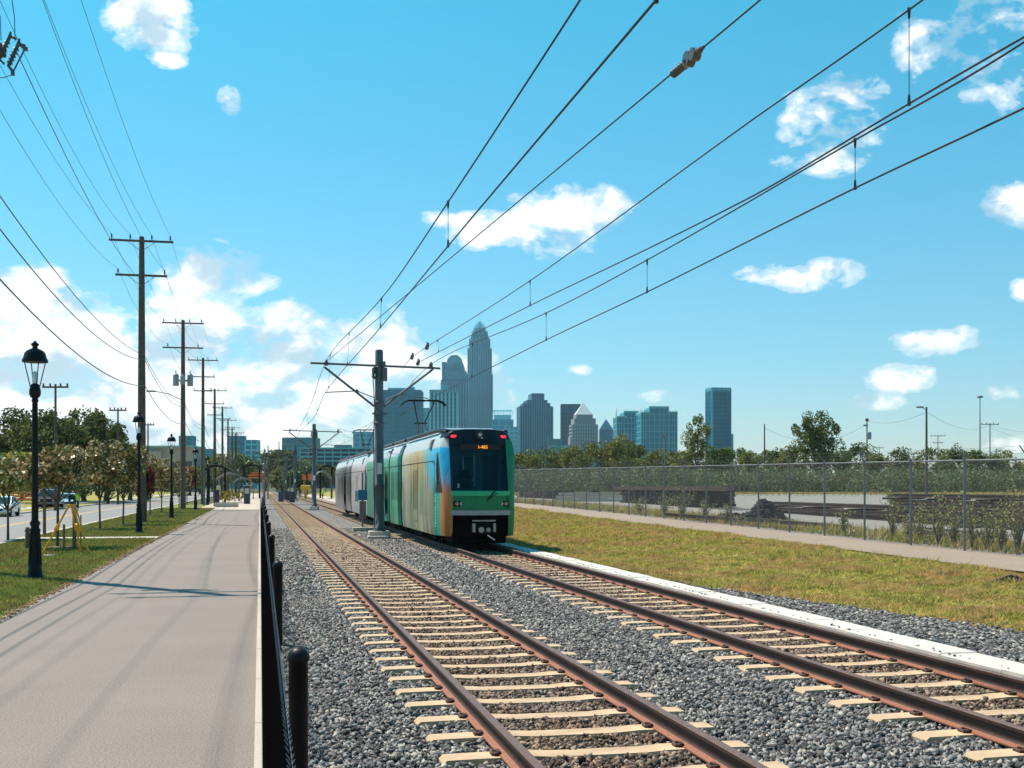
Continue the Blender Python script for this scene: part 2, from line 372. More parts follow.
# ------------------------------------------------------------------ stones
def stones(name, x0, x1, y0, y1, dens, size, zc):
    n = int((x1-x0)*(y1-y0)*dens)
    X = RNG.uniform(x0, x1, n); Y = RNG.uniform(y0, y1, n)
    keep = np.ones(n, bool); lift = np.zeros(n)
    for c in (2.645, 6.73):
        dx = np.abs(X-c); ph = np.mod(Y-TIE0+TS/2, TS)-TS/2
        keep &= ~((dx < 1.30) & (np.abs(ph) < .125))
        lift += np.where(dx < .62, .008, 0)
    keep &= ~((X > 7.9) & (X < 8.5))
    # only what the camera side could ever see
    X, Y, lift = X[keep], Y[keep], lift[keep]; n = len(X)
    S = RNG.uniform(.55, 1.35, n)*size
    base = np.array([[sx, sy, sz] for sz in (-1, 1) for sx, sy in ((-1, -1), (1, -1), (1, 1), (-1, 1))], float)
    V = base[None]*RNG.uniform(.25, 1.0, (n, 8, 3)); V *= RNG.uniform(.45, 1.1, (n, 1, 3))
    q = RNG.normal(size=(n, 4)); q /= np.linalg.norm(q, axis=1, keepdims=True)
    w, a, b, c = q.T
    R = np.stack([1-2*(b*b+c*c), 2*(a*b-c*w), 2*(a*c+b*w), 2*(a*b+c*w), 1-2*(a*a+c*c), 2*(b*c-a*w), 2*(a*c-b*w), 2*(b*c+a*w), 1-2*(a*a+b*b)], 1).reshape(n, 3, 3)
    V = np.einsum('nij,nkj->nki', R, V)*S[:, None, None]*.5
    Z = zc+RNG.uniform(-.032, .014, n)+lift
    Z = Z+.012*np.sin(X*9+2*np.sin(Y*7))*np.sin(Y*11+X*4)
    V += np.stack([X, Y, Z], 1)[:, None]
    f = np.array([(3, 2, 1, 0), (4, 5, 6, 7), (0, 1, 5, 4), (1, 2, 6, 5), (2, 3, 7, 6), (3, 0, 4, 7)])
    Fc = (f[None]+(np.arange(n)*8)[:, None, None]).reshape(-1, 4)
    o = np_mesh(name, V, Fc, M['stone']); return o
TS = .762; TIE0 = 6.05
a_ = stones('ballast_stones', .30, 8.9, 5.5, 24, 1550, .057, -.008); tag(a_, 'grey crushed stone ballast around the tracks in the foreground', 'ballast', kind='stuff')
b_ = stones('ballast_stones', .30, 8.9, 24, 60, 520, .075, -.014); tag(b_, 'grey crushed stone ballast around the tracks farther away', 'ballast', kind='stuff')
# ballast shoulder spreading on the bank at the right foreground
n0 = 9000; sx = RNG.uniform(8.5, 10.6, n0); sy = RNG.uniform(9, 24.5, n0); kp = sx < 8.75+np.clip((23.5-sy)*.16, 0, 1.6)+RNG.uniform(-.15, .15, n0)
sx, sy = sx[kp], sy[kp]
def blades(X, Y, Z, h, w, per, lean=.5):
    n = len(X); i = np.repeat(np.arange(n), per); k = len(i)
    bx = X[i]+RNG.normal(0, .03, k); by = Y[i]+RNG.normal(0, .03, k); bz = Z[i]-.01
    hh = RNG.uniform(.5, 1.15, k)*(h if np.isscalar(h) else h[i]); t = RNG.uniform(0, 2*np.pi, k); t2 = RNG.uniform(0, 2*np.pi, k)
    dx, dy = np.cos(t)*w/2, np.sin(t)*w/2; lx, ly = np.cos(t2)*hh*lean*RNG.uniform(.1, 1, k), np.sin(t2)*hh*lean*RNG.uniform(.1, 1, k)
    V = np.stack([np.stack([bx-dx, by-dy, bz], 1), np.stack([bx+dx, by+dy, bz], 1), np.stack([bx+lx, by+ly, bz+hh], 1)], 1)
    return V.reshape(-1, 3), np.arange(3*k).reshape(-1, 3)
zrv = np.vectorize(zr)
def rocks_at(name, X, Y, Z, size, mat):
    n = len(X); base = np.array([[a, b, c] for c in (-1, 1) for a, b in ((-1, -1), (1, -1), (1, 1), (-1, 1))], float)
    V = base[None]*RNG.uniform(.35, 1, (n, 8, 3))*np.array([1, .8, .6])*RNG.uniform(.6, 1.2, (n, 1, 1))*size*.5
    t = RNG.uniform(0, 6.28, n); c, s = np.cos(t), np.sin(t)
    V = np.stack([V[..., 0]*c[:, None]-V[..., 1]*s[:, None], V[..., 0]*s[:, None]+V[..., 1]*c[:, None], V[..., 2]+V[..., 0]*RNG.uniform(-.5, .5, (n, 1))], 2)
    V += np.stack([X, Y, Z], 1)[:, None]
    f = np.array([(3, 2, 1, 0), (4, 5, 6, 7), (0, 1, 5, 4), (1, 2, 6, 5), (2, 3, 7, 6), (3, 0, 4, 7)])
    return np_mesh(name, V, (f[None]+(np.arange(n)*8)[:, None, None]).reshape(-1, 4), mat)
tag(rocks_at('ballast_shoulder', np.tile(sx, 2)+RNG.normal(0, .03, 2*len(sx)), np.tile(sy, 2)+RNG.normal(0, .04, 2*len(sx)), np.tile(zrv(sx, sy), 2)+.022, .075, M['stone']), 'crushed stone spilling onto the grass bank at the right edge', 'ballast', kind='stuff')
# ------------------------------------------------------------------ grass
M['blade'] = foliage('grass_blade', [(.12, .17, .03), (.21, .27, .055), (.30, .32, .08), (.42, .36, .13)], .7, (.5, (.20, .17, .045), (.38, .30, .11)), .35)
M['bladedry'] = foliage('bank_grass_blade', [(.17, .19, .04), (.36, .34, .065), (.56, .47, .11), (.70, .57, .20)], .7, (.8, (.42, .24, .09), (.60, .44, .20)), .4)
def clumpy(name):
    m = MATS[name]; nt = m.node_tree; b = [n for n in nt.nodes if n.type == 'BSDF_PRINCIPLED'][0]; src = b.inputs['Base Color'].links[0].from_socket
    n_ = noise(nt, 3.2, 5, .7); c = mixc(nt, 1., src, ramp(nt, n_.outputs[0], [(.36, (.45, .5, .45)), (.5, (.95,)*3), (.66, (1.35, 1.3, 1.2))]).outputs[0], 'MULTIPLY')
    for l in list(src.links):
        if l.to_node.type in ('BSDF_PRINCIPLED', 'BSDF_TRANSLUCENT'): nt.links.new(c, l.to_socket)
clumpy('bank_grass_blade'); clumpy('grass_blade')
def sprinkle(x0, x1, y0, y1, dens):
    n = int((x1-x0)*(y1-y0)*dens); return RNG.uniform(x0, x1, n), RNG.uniform(y0, y1, n)
Vs, Fs, off = [], [], 0
for (x0, x1, y0, y1, d, h, w, per) in ((-9.25, -4.02, 15, 32, 210, .085, .02, 5), (-9.25, -4.02, 32, 60, 100, .10, .032, 4), (-9.2, -4.0, 60, 115, 40, .12, .05, 4)):
    X, Y = sprinkle(x0, x1, y0, y1, d)
    k = ~((Y > 50.1) & (Y < 51.6)) & (X < -4.16+.1*np.sin(Y*2.3)+.07*np.sin(Y*7.1+1)+RNG.normal(0, .04, len(X)))
    v, f = blades(X[k], Y[k], np.full(k.sum(), -.02), h, w, per); Vs.append(v); Fs.append(f+off); off += len(v)
tag(np_mesh('grass', np.concatenate(Vs), np.concatenate(Fs), M['blade']), 'short green grass on the verge between road and path', 'grass', kind='stuff')
Vs, Fs, off = [], [], 0
for (x0, x1, y0, y1, d, h, w, per) in ((8.55, 15.5, 13, 34, 330, .07, .022, 4), (8.55, 15.5, 34, 60, 170, .085, .035, 4), (8.55, 15.6, 60, 130, 60, .11, .06, 4)):
    X, Y = sprinkle(x0, x1, y0, y1, d)
    lim = np.where(Y < 23.5, 8.75+np.clip((23.5-Y)*.16, 0, 1.6), 8.62)+RNG.normal(0, .08, len(X))
    k = (X > lim) & (X < 15.45+.12*np.sin(Y*1.7)+RNG.normal(0, .07, len(X)))
    X, Y = X[k], Y[k]; hh = h*(.45+1.1*(np.sin(X*2.3+2*np.sin(Y*.9))*np.sin(Y*1.8+X*.9)*.5+.5)**1.5)+.10*(RNG.random(len(X)) < .02)
    v, f = blades(X, Y, zrv(X, Y)+.03*np.sin(X*1.9+Y*.6)*np.sin(Y*.37)*(X > 9), hh, w, per, 1.7); Vs.append(v); Fs.append(f+off); off += len(v)
tag(np_mesh('grass', np.concatenate(Vs), np.concatenate(Fs), M['bladedry']), 'yellow green and rusty grass on the bank right of the tracks', 'grass', kind='stuff')
X, Y = sprinkle(18.5, 21.5, 18, 110, 26)
v, f = blades(X, Y, zrv(X, Y), .35*RNG.uniform(.3, 1, len(X)), .05, 4, .7)
tag(np_mesh('weeds', v, f, M['bladedry']), 'dry weeds scattered on the gravel behind the tall fence', 'weeds', kind='stuff')
M['leaflitter'] = foliage('leaf_litter', [(.30, .18, .08), (.40, .27, .13), (.2, .12, .06)], .8, None, 0)
Y = RNG.uniform(12, 70, 2600); X = -4.12+RNG.normal(.05, .06, 2600)
rocks_at('leaf_litter', X, Y, np.full(2600, .006), .045, M['leaflitter']); tag(bpy.data.objects['leaf_litter'], 'brown leaf litter along the left edge of the path', 'leaf litter', kind='stuff')
# ------------------------------------------------------------------ tracks
def rail_bm(x, y0, y1, z0=.03):
    prof = [(-.07, 0), (.07, 0), (.07, .012), (.02, .03), (.0095, .045), (.0095, .118), (.034, .13), (.0365, .158), (.028, .168),
            (-.028, .168), (-.0365, .158), (-.034, .13), (-.0095, .118), (-.0095, .045), (-.02, .03), (-.07, .012)]
    mats = [1, 1, 1, 0, 0, 0, 0, 2, 2, 2, 0, 0, 0, 0, 1, 1]
    b = MB(); n = len(prof)
    ys = [y0, y1]
    vs = [(x+p[0], yy, z0+p[1]) for yy in ys for p in prof]
    for k in range(n):
        b.add(vs, [(k, (k+1) % n, n+(k+1) % n, n+k)], mats[k])
    b.add(vs, [tuple(range(n)), tuple(range(n, 2*n))], 0)
    return b
tprof = [(-1.275, .012), (-1.24, .03), (-.95, .034), (-.55, .034), (-.36, .022), (.36, .022), (.55, .034), (.95, .034), (1.24, .03), (1.275, .012)]
def tie_bm():
    b = MB(); n = len(tprof); sec = [(-.135, -.16), (-.115, None), (.115, None), (.135, -.16)]
    vs = []
    for (tx, tz) in tprof:
        e = .012 if abs(tx) > 1.26 else 0
        for (sy, sz) in sec: vs.append((tx, sy*(1 if sz is not None else 1), tz-e if sz is None else -.16))
    fs = []
    for i in range(n-1):
        for k in range(3): fs.append((i*4+k, i*4+k+1, (i+1)*4+k+1, (i+1)*4+k))
    fs += [(0, 1, 2, 3), ((n-1)*4+3, (n-1)*4+2, (n-1)*4+1, (n-1)*4)]
    return b.add(vs, fs)
def clip_bm(sgn):
    b = MB(); x = sgn*.7175
    for s in (-1, 1):
        c = x+s*.098
        b.box(c-.03, c+.03, -.045, .045, .030, .060, bev=.008)
        b.tube([(c+s*.01, -.05, .05), (c-s*.035, -.055, .058), (c-s*.045, -.01, .056), (c+s*.01, .0, .072), (c-s*.04, .03, .058), (c+s*.02, .055, .05)], .011, 5)
    return b
for (cx, side, nn) in ((2.645, 'left', 0), (6.73, 'right', 1)):
    t = empty('railway_track', (cx, 0, 0), 0, ['railway track nearest the path with rust brown rails on pale concrete ties',
              'railway track beside the grass bank that the tram stands on'][nn], 'railway track')
    for s in (-.752, .752):
        rail_bm(s, 2, 330).build('rail', [M['rail_web'], M['rail_foot'], M['rail_top']], t)
    tie0 = None
    far = []
    N = 100
    i = 0
    for k in range(-2, 400):
        y = TIE0+k*TS
        if i < N:
            if tie0 is None:
                tie0 = tie_bm().build('tie', M['tie'], t); tie0.location = (0, y, 0)
                cl = [clip_bm(s*1.048).build('rail_clip', M['clip'], tie0) for s in (-1, 1)]
            else:
                c = tie0.copy(); COL.objects.link(c); c.parent = t; c.location = (0, y, random.uniform(-.003, .003)); c.rotation_euler = (0, 0, random.uniform(-.006, .006))
                if i < 46:
                    for q in cl: d = q.copy(); COL.objects.link(d); d.parent = c
            i += 1
        else: far.append(y)
    fb = MB(); one = tie_bm()
    for y in far: fb.add([(v[0], v[1]+y, v[2]) for v in one.v], one.f)
    fo = fb.build('tie', M['tie'], t); fo['kind'] = 'stuff'
# ------------------------------------------------------------------ low black fence between path and ballast
def mesh_wires(b, pa, pb, ta, tb, L, pitch, r, sag=0):
    """diagonal wires of a chain link panel: bottom line pa->pb, top line ta->tb"""
    pa, pb, ta, tb = map(Vector, (pa, pb, ta, tb)); H = (ta-pa).length; n = int(L/pitch)
    V = []; Fc = []
    for sgn in (1, -1):
        for i in range(-int(H/pitch), n):
            s0, s1 = (i*pitch, i*pitch+H) if sgn > 0 else (i*pitch+H, i*pitch)
            t0, t1 = 0., 1.
            # clip to 0..L
            if s1 != s0:
                lo, hi = sorted(((0-s0)/(s1-s0), (L-s0)/(s1-s0))); t0 = max(t0, lo); t1 = min(t1, hi)
            if t1-t0 < .02: continue
            def P(t):
                s = (s0+(s1-s0)*t)/L
                return (pa.lerp(pb, s)).lerp(ta.lerp(tb, s), t)
            nseg = max(1, int(H/.7))
            for q in range(nseg):
                a, c = P(t0+(t1-t0)*q/nseg), P(t0+(t1-t0)*(q+1)/nseg)
                d = (c-a).normalized(); u = d.orthogonal().normalized(); w = d.cross(u); o = len(V)
                for p in (a, c):
                    for k in range(3): an = 2.0944*k; V.append(p+(u*math.cos(an)+w*math.sin(an))*r)
                Fc += [(o+k, o+(k+1) % 3, o+3+(k+1) % 3, o+3+k) for k in range(3)]
    return V, Fc
lf = empty('low_fence', (0.2, 0, 0), 0, 'low black chain link fence with round capped posts between path and ballast', 'fence')
PX = .232
ds = [7.35+8.45*k for k in range(13)]
pys = [(d-PX*SA)/CA for d in ds]
post = None
for y in pys:
    if post is None:
        b = MB(); b.lathe([(.06, -.1), (.06, 1.05), (.069, 1.052), (.071, 1.075), (.064, 1.10), (.048, 1.122), (.026, 1.134), (.004, 1.138)], 20)
        b.cyl((-.065, 0, .86), (-.11, 0, .86), .012, n=6); b.cyl((-.065, 0, .2), (-.11, 0, .2), .012, n=6)
        post = b.build('post', M['black'], lf); post.location = (PX-.2, y, 0)
    else:
        c = post.copy(); COL.objects.link(c); c.parent = lf; c.location = (PX-.2, y, 0)
V, Fc = mesh_wires(None, (.04-.2, 3, .02), (.04-.2, 100, .02), (.125-.2, 3, 1.0), (.125-.2, 100, 1.0), 97, .045, .0024)
np_mesh('fence_mesh', V, Fc, M['vinyl'], lf)
b = MB(); yy = 3.
b.tube([(.13-.2, 3, .985), (.13-.2, 100, .985)], .0025, 6)
while yy < 40:                                     # twisted knuckles along the top edge
    b.cyl((.125-.2, yy, .985), (.14-.2, yy+.012, 1.012), .0045, .002, 5); b.cyl((.125-.2, yy+.014, .985), (.105-.2, yy+.02, 1.014), .0045, .002, 5); yy += .09+.05*random.random()
b.build('top_wire', simple('vinyl_painted_glint', (.13, .15, .17), .3, spec=.5), lf)  # black vinyl coloured grey: glints on the knuckles are painted in
# ------------------------------------------------------------------ tall chain link fence on the right
FX = 18.1
# a few stones knocked onto the trough covers and the path side of the bed
sx_ = np.concatenate([8.0+np.abs(RNG.normal(0, .025, 150)), RNG.uniform(8.0, 8.44, 14)]); sy_ = RNG.uniform(9, 45, 164)
tag(rocks_at('loose_stones', sx_, sy_, np.full(164, .14), .035, M['stone']), 'loose stones knocked onto the concrete trough covers', 'stones', kind='stuff')
tf = empty('chain_link_fence', (FX, 40, 0), 0, 'tall galvanised chain link fence with barbed wire along the gravel path', 'fence')
tf.location = (0, 0, 0)
fy = [(31.1-FX*SA)/CA+(k-6)*2.63 for k in range(0, 44)]
tp = None; FH = 2.42
for k, y in enumerate(fy):
    if tp is None:
        b = MB(); b.cyl((0, 0, -.1), (0, 0, FH+.04), .032, n=10); b.cyl((0, 0, FH), (-.24, 0, FH+.30), .018, .014, 6)
        b.lathe([(.045, FH-.02), (.045, FH+.03), (.01, FH+.06)], 8)
        tp = b.build('post', M['galv'], tf); tp.location = (FX, y, zr(FX, y))
    else: c = tp.copy(); COL.objects.link(c); c.parent = tf; c.location = (FX, y, zr(FX, y))
br = MB()
br.tube([(FX, y, zr(FX, y)+FH-.03) for y in fy], .024, 8); br.build('top_rail', M['galv'], tf)
for j, (dx, dz) in enumerate(((-.08, .11), (-.15, .19), (-.23, .285))):
    br = MB(); pts = []
    for y, y2 in zip(fy[:-1], fy[1:]):
        pts += [(FX+dx, y, zr(FX, y)+FH+dz), (FX+dx, (y+y2)/2, (zr(FX, y)+zr(FX, y2))/2+FH+dz-.02)]
    br.tube(pts, .0035, 4); br.build('barbed_wire', M['galv'], tf)
V = []; Fc = []
for y, y2 in zip(fy[:-1], fy[1:]):
    v, f = mesh_wires(None, (FX-.04, y, zr(FX, y)+.03), (FX-.04, y2, zr(FX, y2)+.03), (FX-.04, y, zr(FX, y)+FH-.03), (FX-.04, y2, zr(FX, y2)+FH-.03), y2-y, .0555, .0012)
    o = len(V); V += v; Fc += [tuple(i+o for i in q) for q in f]
np_mesh('fence_mesh', V, Fc, M['galv'], tf)
# ------------------------------------------------------------------ lamp posts
M['lampglass'] = simple('frosted_glass', (.72, .78, .80), .25)
def lamp(loc, label):
    t = empty('street_lamp', loc, 0, label, 'street lamp', 'black lamp posts along the path')
    b = MB()
    b.lathe([(.19, -.05), (.19, .07), (.165, .09), (.165, .16), (.15, .20), (.145, .30), (.125, .34), (.115, .75), (.105, 1.05), (.12, 1.08), (.125, 1.12), (.10, 1.15),
             (.09, 1.2), (.115, 1.24), (.12, 1.28), (.085, 1.33)], 12)
    for k in range(8):
        a = k*math.pi/4; c, s = math.cos(a), math.sin(a); b.cyl((.135*c, .135*s, .3), (.105*c, .105*s, 1.05), .02, .014, 6)
    b.box(-.05, .05, -.16, -.13, .45, .7); b.build('base', M['black'], t)
    b = MB(); b.lathe([(.072, 1.3), (.068, 2.0), (.062, 3.0), (.055, 4.05), (.075, 4.08), (.08, 4.12), (.055, 4.16)], 12)
    for k in range(8):
        a = k*math.pi/4+.2; b.cyl((.066*math.cos(a), .066*math.sin(a), 1.33), (.054*math.cos(a), .054*math.sin(a), 4.04), .012, .009, 5)
    b.build('pole', M['black'], t)
    b = MB(); b.lathe([(.05, 4.14), (.11, 4.20), (.13, 4.26), (.13, 4.34), (.115, 4.40), (.10, 4.46), (.06, 4.50)], 12)
    for k in range(4):                             # four slanting lantern ribs
        a = k*math.pi/2+.5; c, s = math.cos(a), math.sin(a); b.cyl((.105*c, .105*s, 4.42), (.245*c, .245*s, 5.02), .013, n=5)
    b.lathe([(.25, 5.0), (.25, 5.04), (.235, 5.05)], 16); b.build('lantern_frame', M['black'], t)
    b = MB(); b.lathe([(.285, 4.99), (.29, 5.03), (.255, 5.10), (.235, 5.19), (.19, 5.25), (.12, 5.29), (.065, 5.31), (.055, 5.36), (.09, 5.39), (.09, 5.42), (.04, 5.45), (.02, 5.49)], 18)
    b.build('lantern_roof', M['black'], t)
    b = MB(); b.lathe([(.05, 4.50), (.062, 4.56), (.062, 4.72), (.03, 4.78)], 10); b.build('bulb', M['lampglass'], t)
    return t
l0 = None
ll = [(35, 27.4), (139, 53.3), (171.5, 76.5), (195.5, 103), (207.5, 130), (215.5, 158), (221, 186)]
for k, (px, D) in enumerate(ll):
    lab = 'black lamp post with glass lantern, %s from the camera beside the path' % (['nearest', 'second', 'third', 'fourth', 'fifth', 'sixth', 'seventh'][k])
    p = at(px, D)
    if l0 is None: l0 = lamp(p, lab)
    else: c = copy_tree(l0); c.location = p; c['label'] = lab; c.rotation_euler = (0, 0, .4*k)
# ------------------------------------------------------------------ utility poles
PXX = -6.75; PD = [29, 69, 106, 143, 180, 217, 254, 292, 330]
PP = [Vector((PXX, (D-PXX*SA)/CA, 0)) for D in PD]
ins_mb = lambda b, x, z: b.lathe([(.02, z), (.02, z+.06), (.06, z+.08), (.035, z+.12), (.055, z+.15), (.03, z+.19), (.05, z+.22), (.02, z+.28)], 8, (x, 0), 0)
def arm(t, z, w, xs, brace=True, drop=False):
    b = MB(); b.box(-w, w, -.26, -.15, z-.06, z+.06, bev=.01); b.build('crossarm', M['wood'], t)
    if brace:
        b = MB()
        for s in (-1, 1): b.cyl((s*.75, -.2, z-.05), (0, -.17, z-.62), .018, n=5)
        b.build('brace', M['galv'], t)
    for x in xs:
        b = MB(); b.lathe([(.02, 0), (.02, .06), (.065, .09), (.035, .13), (.06, .17), (.03, .21), (.055, .25), (.02, .31)], 8)
        o = b.build('insulator', M['insul'], t); o.location = (x, -.2, z+.06)
HZ = 16.35
ARMX = [-1.65, -.62, .58, 1.62]
for k, p in enumerate(PP):
    t = empty('utility_pole', p, 0, ['wooden utility pole at the left edge with cutout switches in the top left corner', 'tallest looking wooden utility pole with two crossarms beside the second lamp post',
        'wooden utility pole with two grey transformers and a street light arm', 'wooden utility pole with three crossarms behind the transformer pole'][k] if k < 4 else
        'distant wooden utility pole, %s from the camera in the roadside row' % ORD[k], 'utility pole', 'wooden utility poles along the path')
    h = HZ+[0, 0, .3, .9, .2, .0, -.2, 0, 0][k]
    b = MB(); b.lathe([(.25, -.2), (.24, 2), (.215, 8), (.18, 13), (.15, h+.25), (.11, h+.30)], 12); b.build('shaft', M['wood'], t)
    arm(t, h, 1.8, ARMX); arm(t, h-2.0 if k != 2 else h-2.2, 1.45 if k != 2 else 1.75, [-1.3, 1.3])
    if k in (3, 4): arm(t, h-3.7, 1.1, [-1., 1.], False)
    if k == 2:
        for sx in (-.62, .62):
            b = MB(); b.lathe([(.24, h-5.6), (.26, h-5.55), (.26, h-4.65), (.22, h-4.58), (.06, h-4.5), (.05, h-4.35), (.03, h-4.2)], 14, (sx, 0)); b.build('transformer', M['porcelain'], t)
        b = MB(); b.lathe([(.21, h-5.5), (.23, h-5.4), (.23, h-4.8), (.05, h-4.6)], 12, (0, -.45)); b.box(-.5, .5, -.1, .1, h-5.2, h-5.05); b.build('transformer', M['porcelain'], t)
        b = MB(); b.tube([(0, 0, h-6.9), (-1.2, -.3, h-6.35), (-2.4, -.5, h-6.15)], .035, 6); b.box(-3.1, -2.3, -.65, -.38, h-6.22, h-6.08, bev=.03); b.build('street_light', M['galv'], t)
    if k == 0:                                     # the switch gear seen in the top left corner
        b = MB(); b.box(-.3, .68, -.32, -.18, 12.60, 12.76, bev=.01); b.box(.1, .62, -.40, -.33, 12.62, 12.9, bev=.02); b.build('crossarm', M['wood'], t)
        for j, (xa, za, xb, zb2) in enumerate(((.55, 12.5, .80, 13.05), (.76, 12.34, 1.0, 12.9))):
            b = MB(); A0, B0 = Vector((xa, -.36, za)), Vector((xb, -.40, zb2)); b.cyl(A0, B0, .045, n=8)
            for q in range(5): c_ = A0.lerp(B0, .15+.15*q); d_ = (B0-A0).normalized(); b.cyl(c_-d_*.02, c_+d_*.025, .085, .06, 10)
            b.cyl(B0, B0+Vector((.16, -.02, -.05)), .03, n=6); b.cyl(A0, A0+Vector((.12, -.02, -.12)), .03, n=6); b.cyl(B0, B0+Vector((.02, 0, .12)), .05, .02, 8)
            b.build('cutout_switch', M['insul'], t)
        b = MB(); b.cyl((.88, -.44, 12.18), (1.15, -.46, 12.74), .022, n=6); b.cyl((.76, -.40, 12.34), (.90, -.45, 12.16), .035, n=6); b.cyl((1.0, -.42, 12.88), (1.16, -.46, 12.76), .035, n=6)
        b.box(.84, .92, -.5, -.4, 12.10, 12.18); b.box(1.12, 1.22, -.5, -.4, 12.72, 12.80); b.build('fuse_frame', M['insul'], t)
def sagline(p, q, sag, n=14):
    return [Vector(p).lerp(Vector(q), i/n)+Vector((0, 0, -4*sag*(i/n)*(1-i/n))) for i in range(n+1)]
def powerline(dx, dz0, label, r=.0085, sag=.75, i0=0, i1=len(PP)-1, back=True):
    pts = []
    hs = [dz0(k) for k in range(len(PP))]
    if back: pts += sagline(PP[0]+Vector((dx, -40, hs[0])), PP[0]+Vector((dx, -.2, hs[0])), sag)[:-1]
    for k in range(i0, i1): pts += sagline(PP[k]+Vector((dx, -.2, hs[k])), PP[k+1]+Vector((dx, -.2, hs[k+1])), sag)[(0 if k == i0 else 1):]
    tag(MB().tube(pts, r, 5).build('power_line', M['wire']), label, 'power line', 'power lines on the roadside utility poles')
hh = lambda k: HZ+[0, 0, .3, .9, .2, .0, -.2, 0, 0][k]
for j, x in enumerate(ARMX):
    powerline(x, lambda k: hh(k)+.36, 'thin wire on the top crossarm of the roadside poles, %s from the left' % ORD[j], sag=[.9, 1.1, .8, .7][j])
for j, x in enumerate((-1.3, 1.3)):
    powerline(x, lambda k: hh(k)-(1.65 if k != 2 else 1.85), 'thin wire on the %s end of the lower crossarm of the roadside poles' % ('left', 'right')[j], sag=1.0)
for j, (dx, z0, z1, r, sg) in enumerate(((.17, 9.75, 9.7, .016, .75), (.2, 8.85, 9.45, .018, .9), (.2, 7.55, 7.95, .022, .8))):
    powerline(dx, lambda k: (z0 if k == 0 else z1 if k == 1 else z1-.2), 'thick dark cable strung along the roadside poles, %s of three below the crossarms' % ('top', 'middle', 'lowest')[j], r, sg)
# leads looping down to the switch gear
b = MB()
for j, (x, xx) in enumerate(((.6, .2), (.92, .75))):
    b.tube([PP[0]+Vector((x, -.4, 12.95)), PP[0]+Vector((x+.1, -1.0, 13.3)), PP[0]+Vector((xx+.15, -1.2, 14.4)), PP[0]+Vector((xx, -1.0, 16.5))], .011, 5)
b.tube([PP[0]+Vector((.9, -.5, 12.1)), PP[0]+Vector((.7, -.8, 11.9)), PP[0]+Vector((.1, -.4, 12.2))], .011, 5)
b.build('jumper_wire', M['wire'], None); tag(bpy.data.objects['jumper_wire'], 'curved jumper wires rising from the switches in the top left corner', 'wire')
pts0 = PP[0]+Vector((1.42, -.4, 12.95)); pts1 = PP[1]+Vector((-1.0, -.2, hh(1)-.2))
tag(MB().tube(sagline(PP[0]+Vector((.95, -.3, 12.7)), PP[1]+Vector((-.1, -.2, 14.1)), .6), .012, 5).build('power_line', M['wire']), 'wire running from the corner switch gear down to the tall pole', 'power line', 'power lines on the roadside utility poles')
# smaller poles across the road and beyond the fence
def cross_pole(px, D, topy, label, arms=((0, 1.0),), z0=0, r=.12, mat='wood', lampd=0, gear=False):
    h = zy(topy, D)-z0; t = empty('utility_pole', at(px, D, z0), -A, label, 'utility pole', 'distant poles')
    b = MB(); b.lathe([(r*1.3, -.3), (r, h*.6), (r*.8, h)], 8); b.build('shaft', M[mat], t)
    for (dz, w) in arms:
        b = MB(); b.box(-w, w, -.1, .06, h-dz-.35, h-dz-.2)
        for x in (-w*.92, -w*.4, w*.4, w*.92): b.box(x-.06, x+.06, -.08, .04, h-dz-.2, h-dz+.05)
        b.build('crossarm', M[mat], t)
    if lampd:
        b = MB(); b.tube([(0, 0, h-.4), (lampd*.6, 0, h-.05), (lampd, 0, h-.02)], .05, 5); b.box(lampd-.5 if lampd > 0 else lampd-.35, lampd+.35 if lampd > 0 else lampd+.5, -.2, .2, h-.12, h+.08, bev=.03); b.build('street_light', M['galv'], t)
    if gear:
        b = MB(); b.lathe([(.3, h-3.6), (.3, h-2.5), (.1, h-2.3)], 8, (.45, 0)); b.box(-.6, .1, -.2, .2, h-1.4, h-1.1); b.build('transformer', M['porcelain'], t)
    return t
cross_pole(55.5, 105, 384, 'brown pole with one crossarm rising behind the leafy trees at far left', ((0, 1.15),))
cross_pole(118, 140, 408, 'brown pole with one crossarm above the right end of the big dark trees', ((0, 1.0),))
cross_pole(148, 172, 423, 'small brown pole with one crossarm left of the transformer pole', ((0, .9),))
cross_pole(236.5, 330, 432, 'far pole with crossarm in front of the glass office blocks', ((0, 2.2),))
cross_pole(764.5, 190, 424, 'slim dark pole without crossarm left of the broad yard tree', (), .8)
cross_pole(867, 200, 418, 'dark pole with a transformer right of the broad yard tree', ((.2, .25),), .8, gear=True)
cross_pole(926.5, 150, 407, 'tall dark pole with a lamp arm reaching left above the hedge', (), .8, .15, lampd=-.9, gear=False)
cross_pole(938, 330, 435, 'far short pole with stacked crossarms among the bushes', ((0, 2.1), (1.9, 1.4)), .8)
cross_pole(990, 250, 423, 'pole with one crossarm near the right edge', ((0, 1.9),), .8)
cross_pole(879.5, 420, 447, 'faint far pole with crossarm right of the transformer pole', ((0, 1.6),), .8)
cross_pole(665, 170, 436, 'thin grey pole with a small lamp in front of the twin glass towers', (), .8, .09, 'galv', lampd=-.5)
t = empty('high_mast_light', at(980, 420, .8), 0, 'very tall slim grey floodlight mast near the right edge', 'light mast')
h = zy(396, 420)-.8
b = MB(); b.lathe([(.3, 0), (.2, h*.6), (.13, h)], 10); b.build('shaft', M['galv'], t)
b = MB(); b.lathe([(.2, h-.7), (.95, h-.6), (1.1, h-.25), (.5, h+.1)], 10); b.build('light_ring', M['galv'], t)
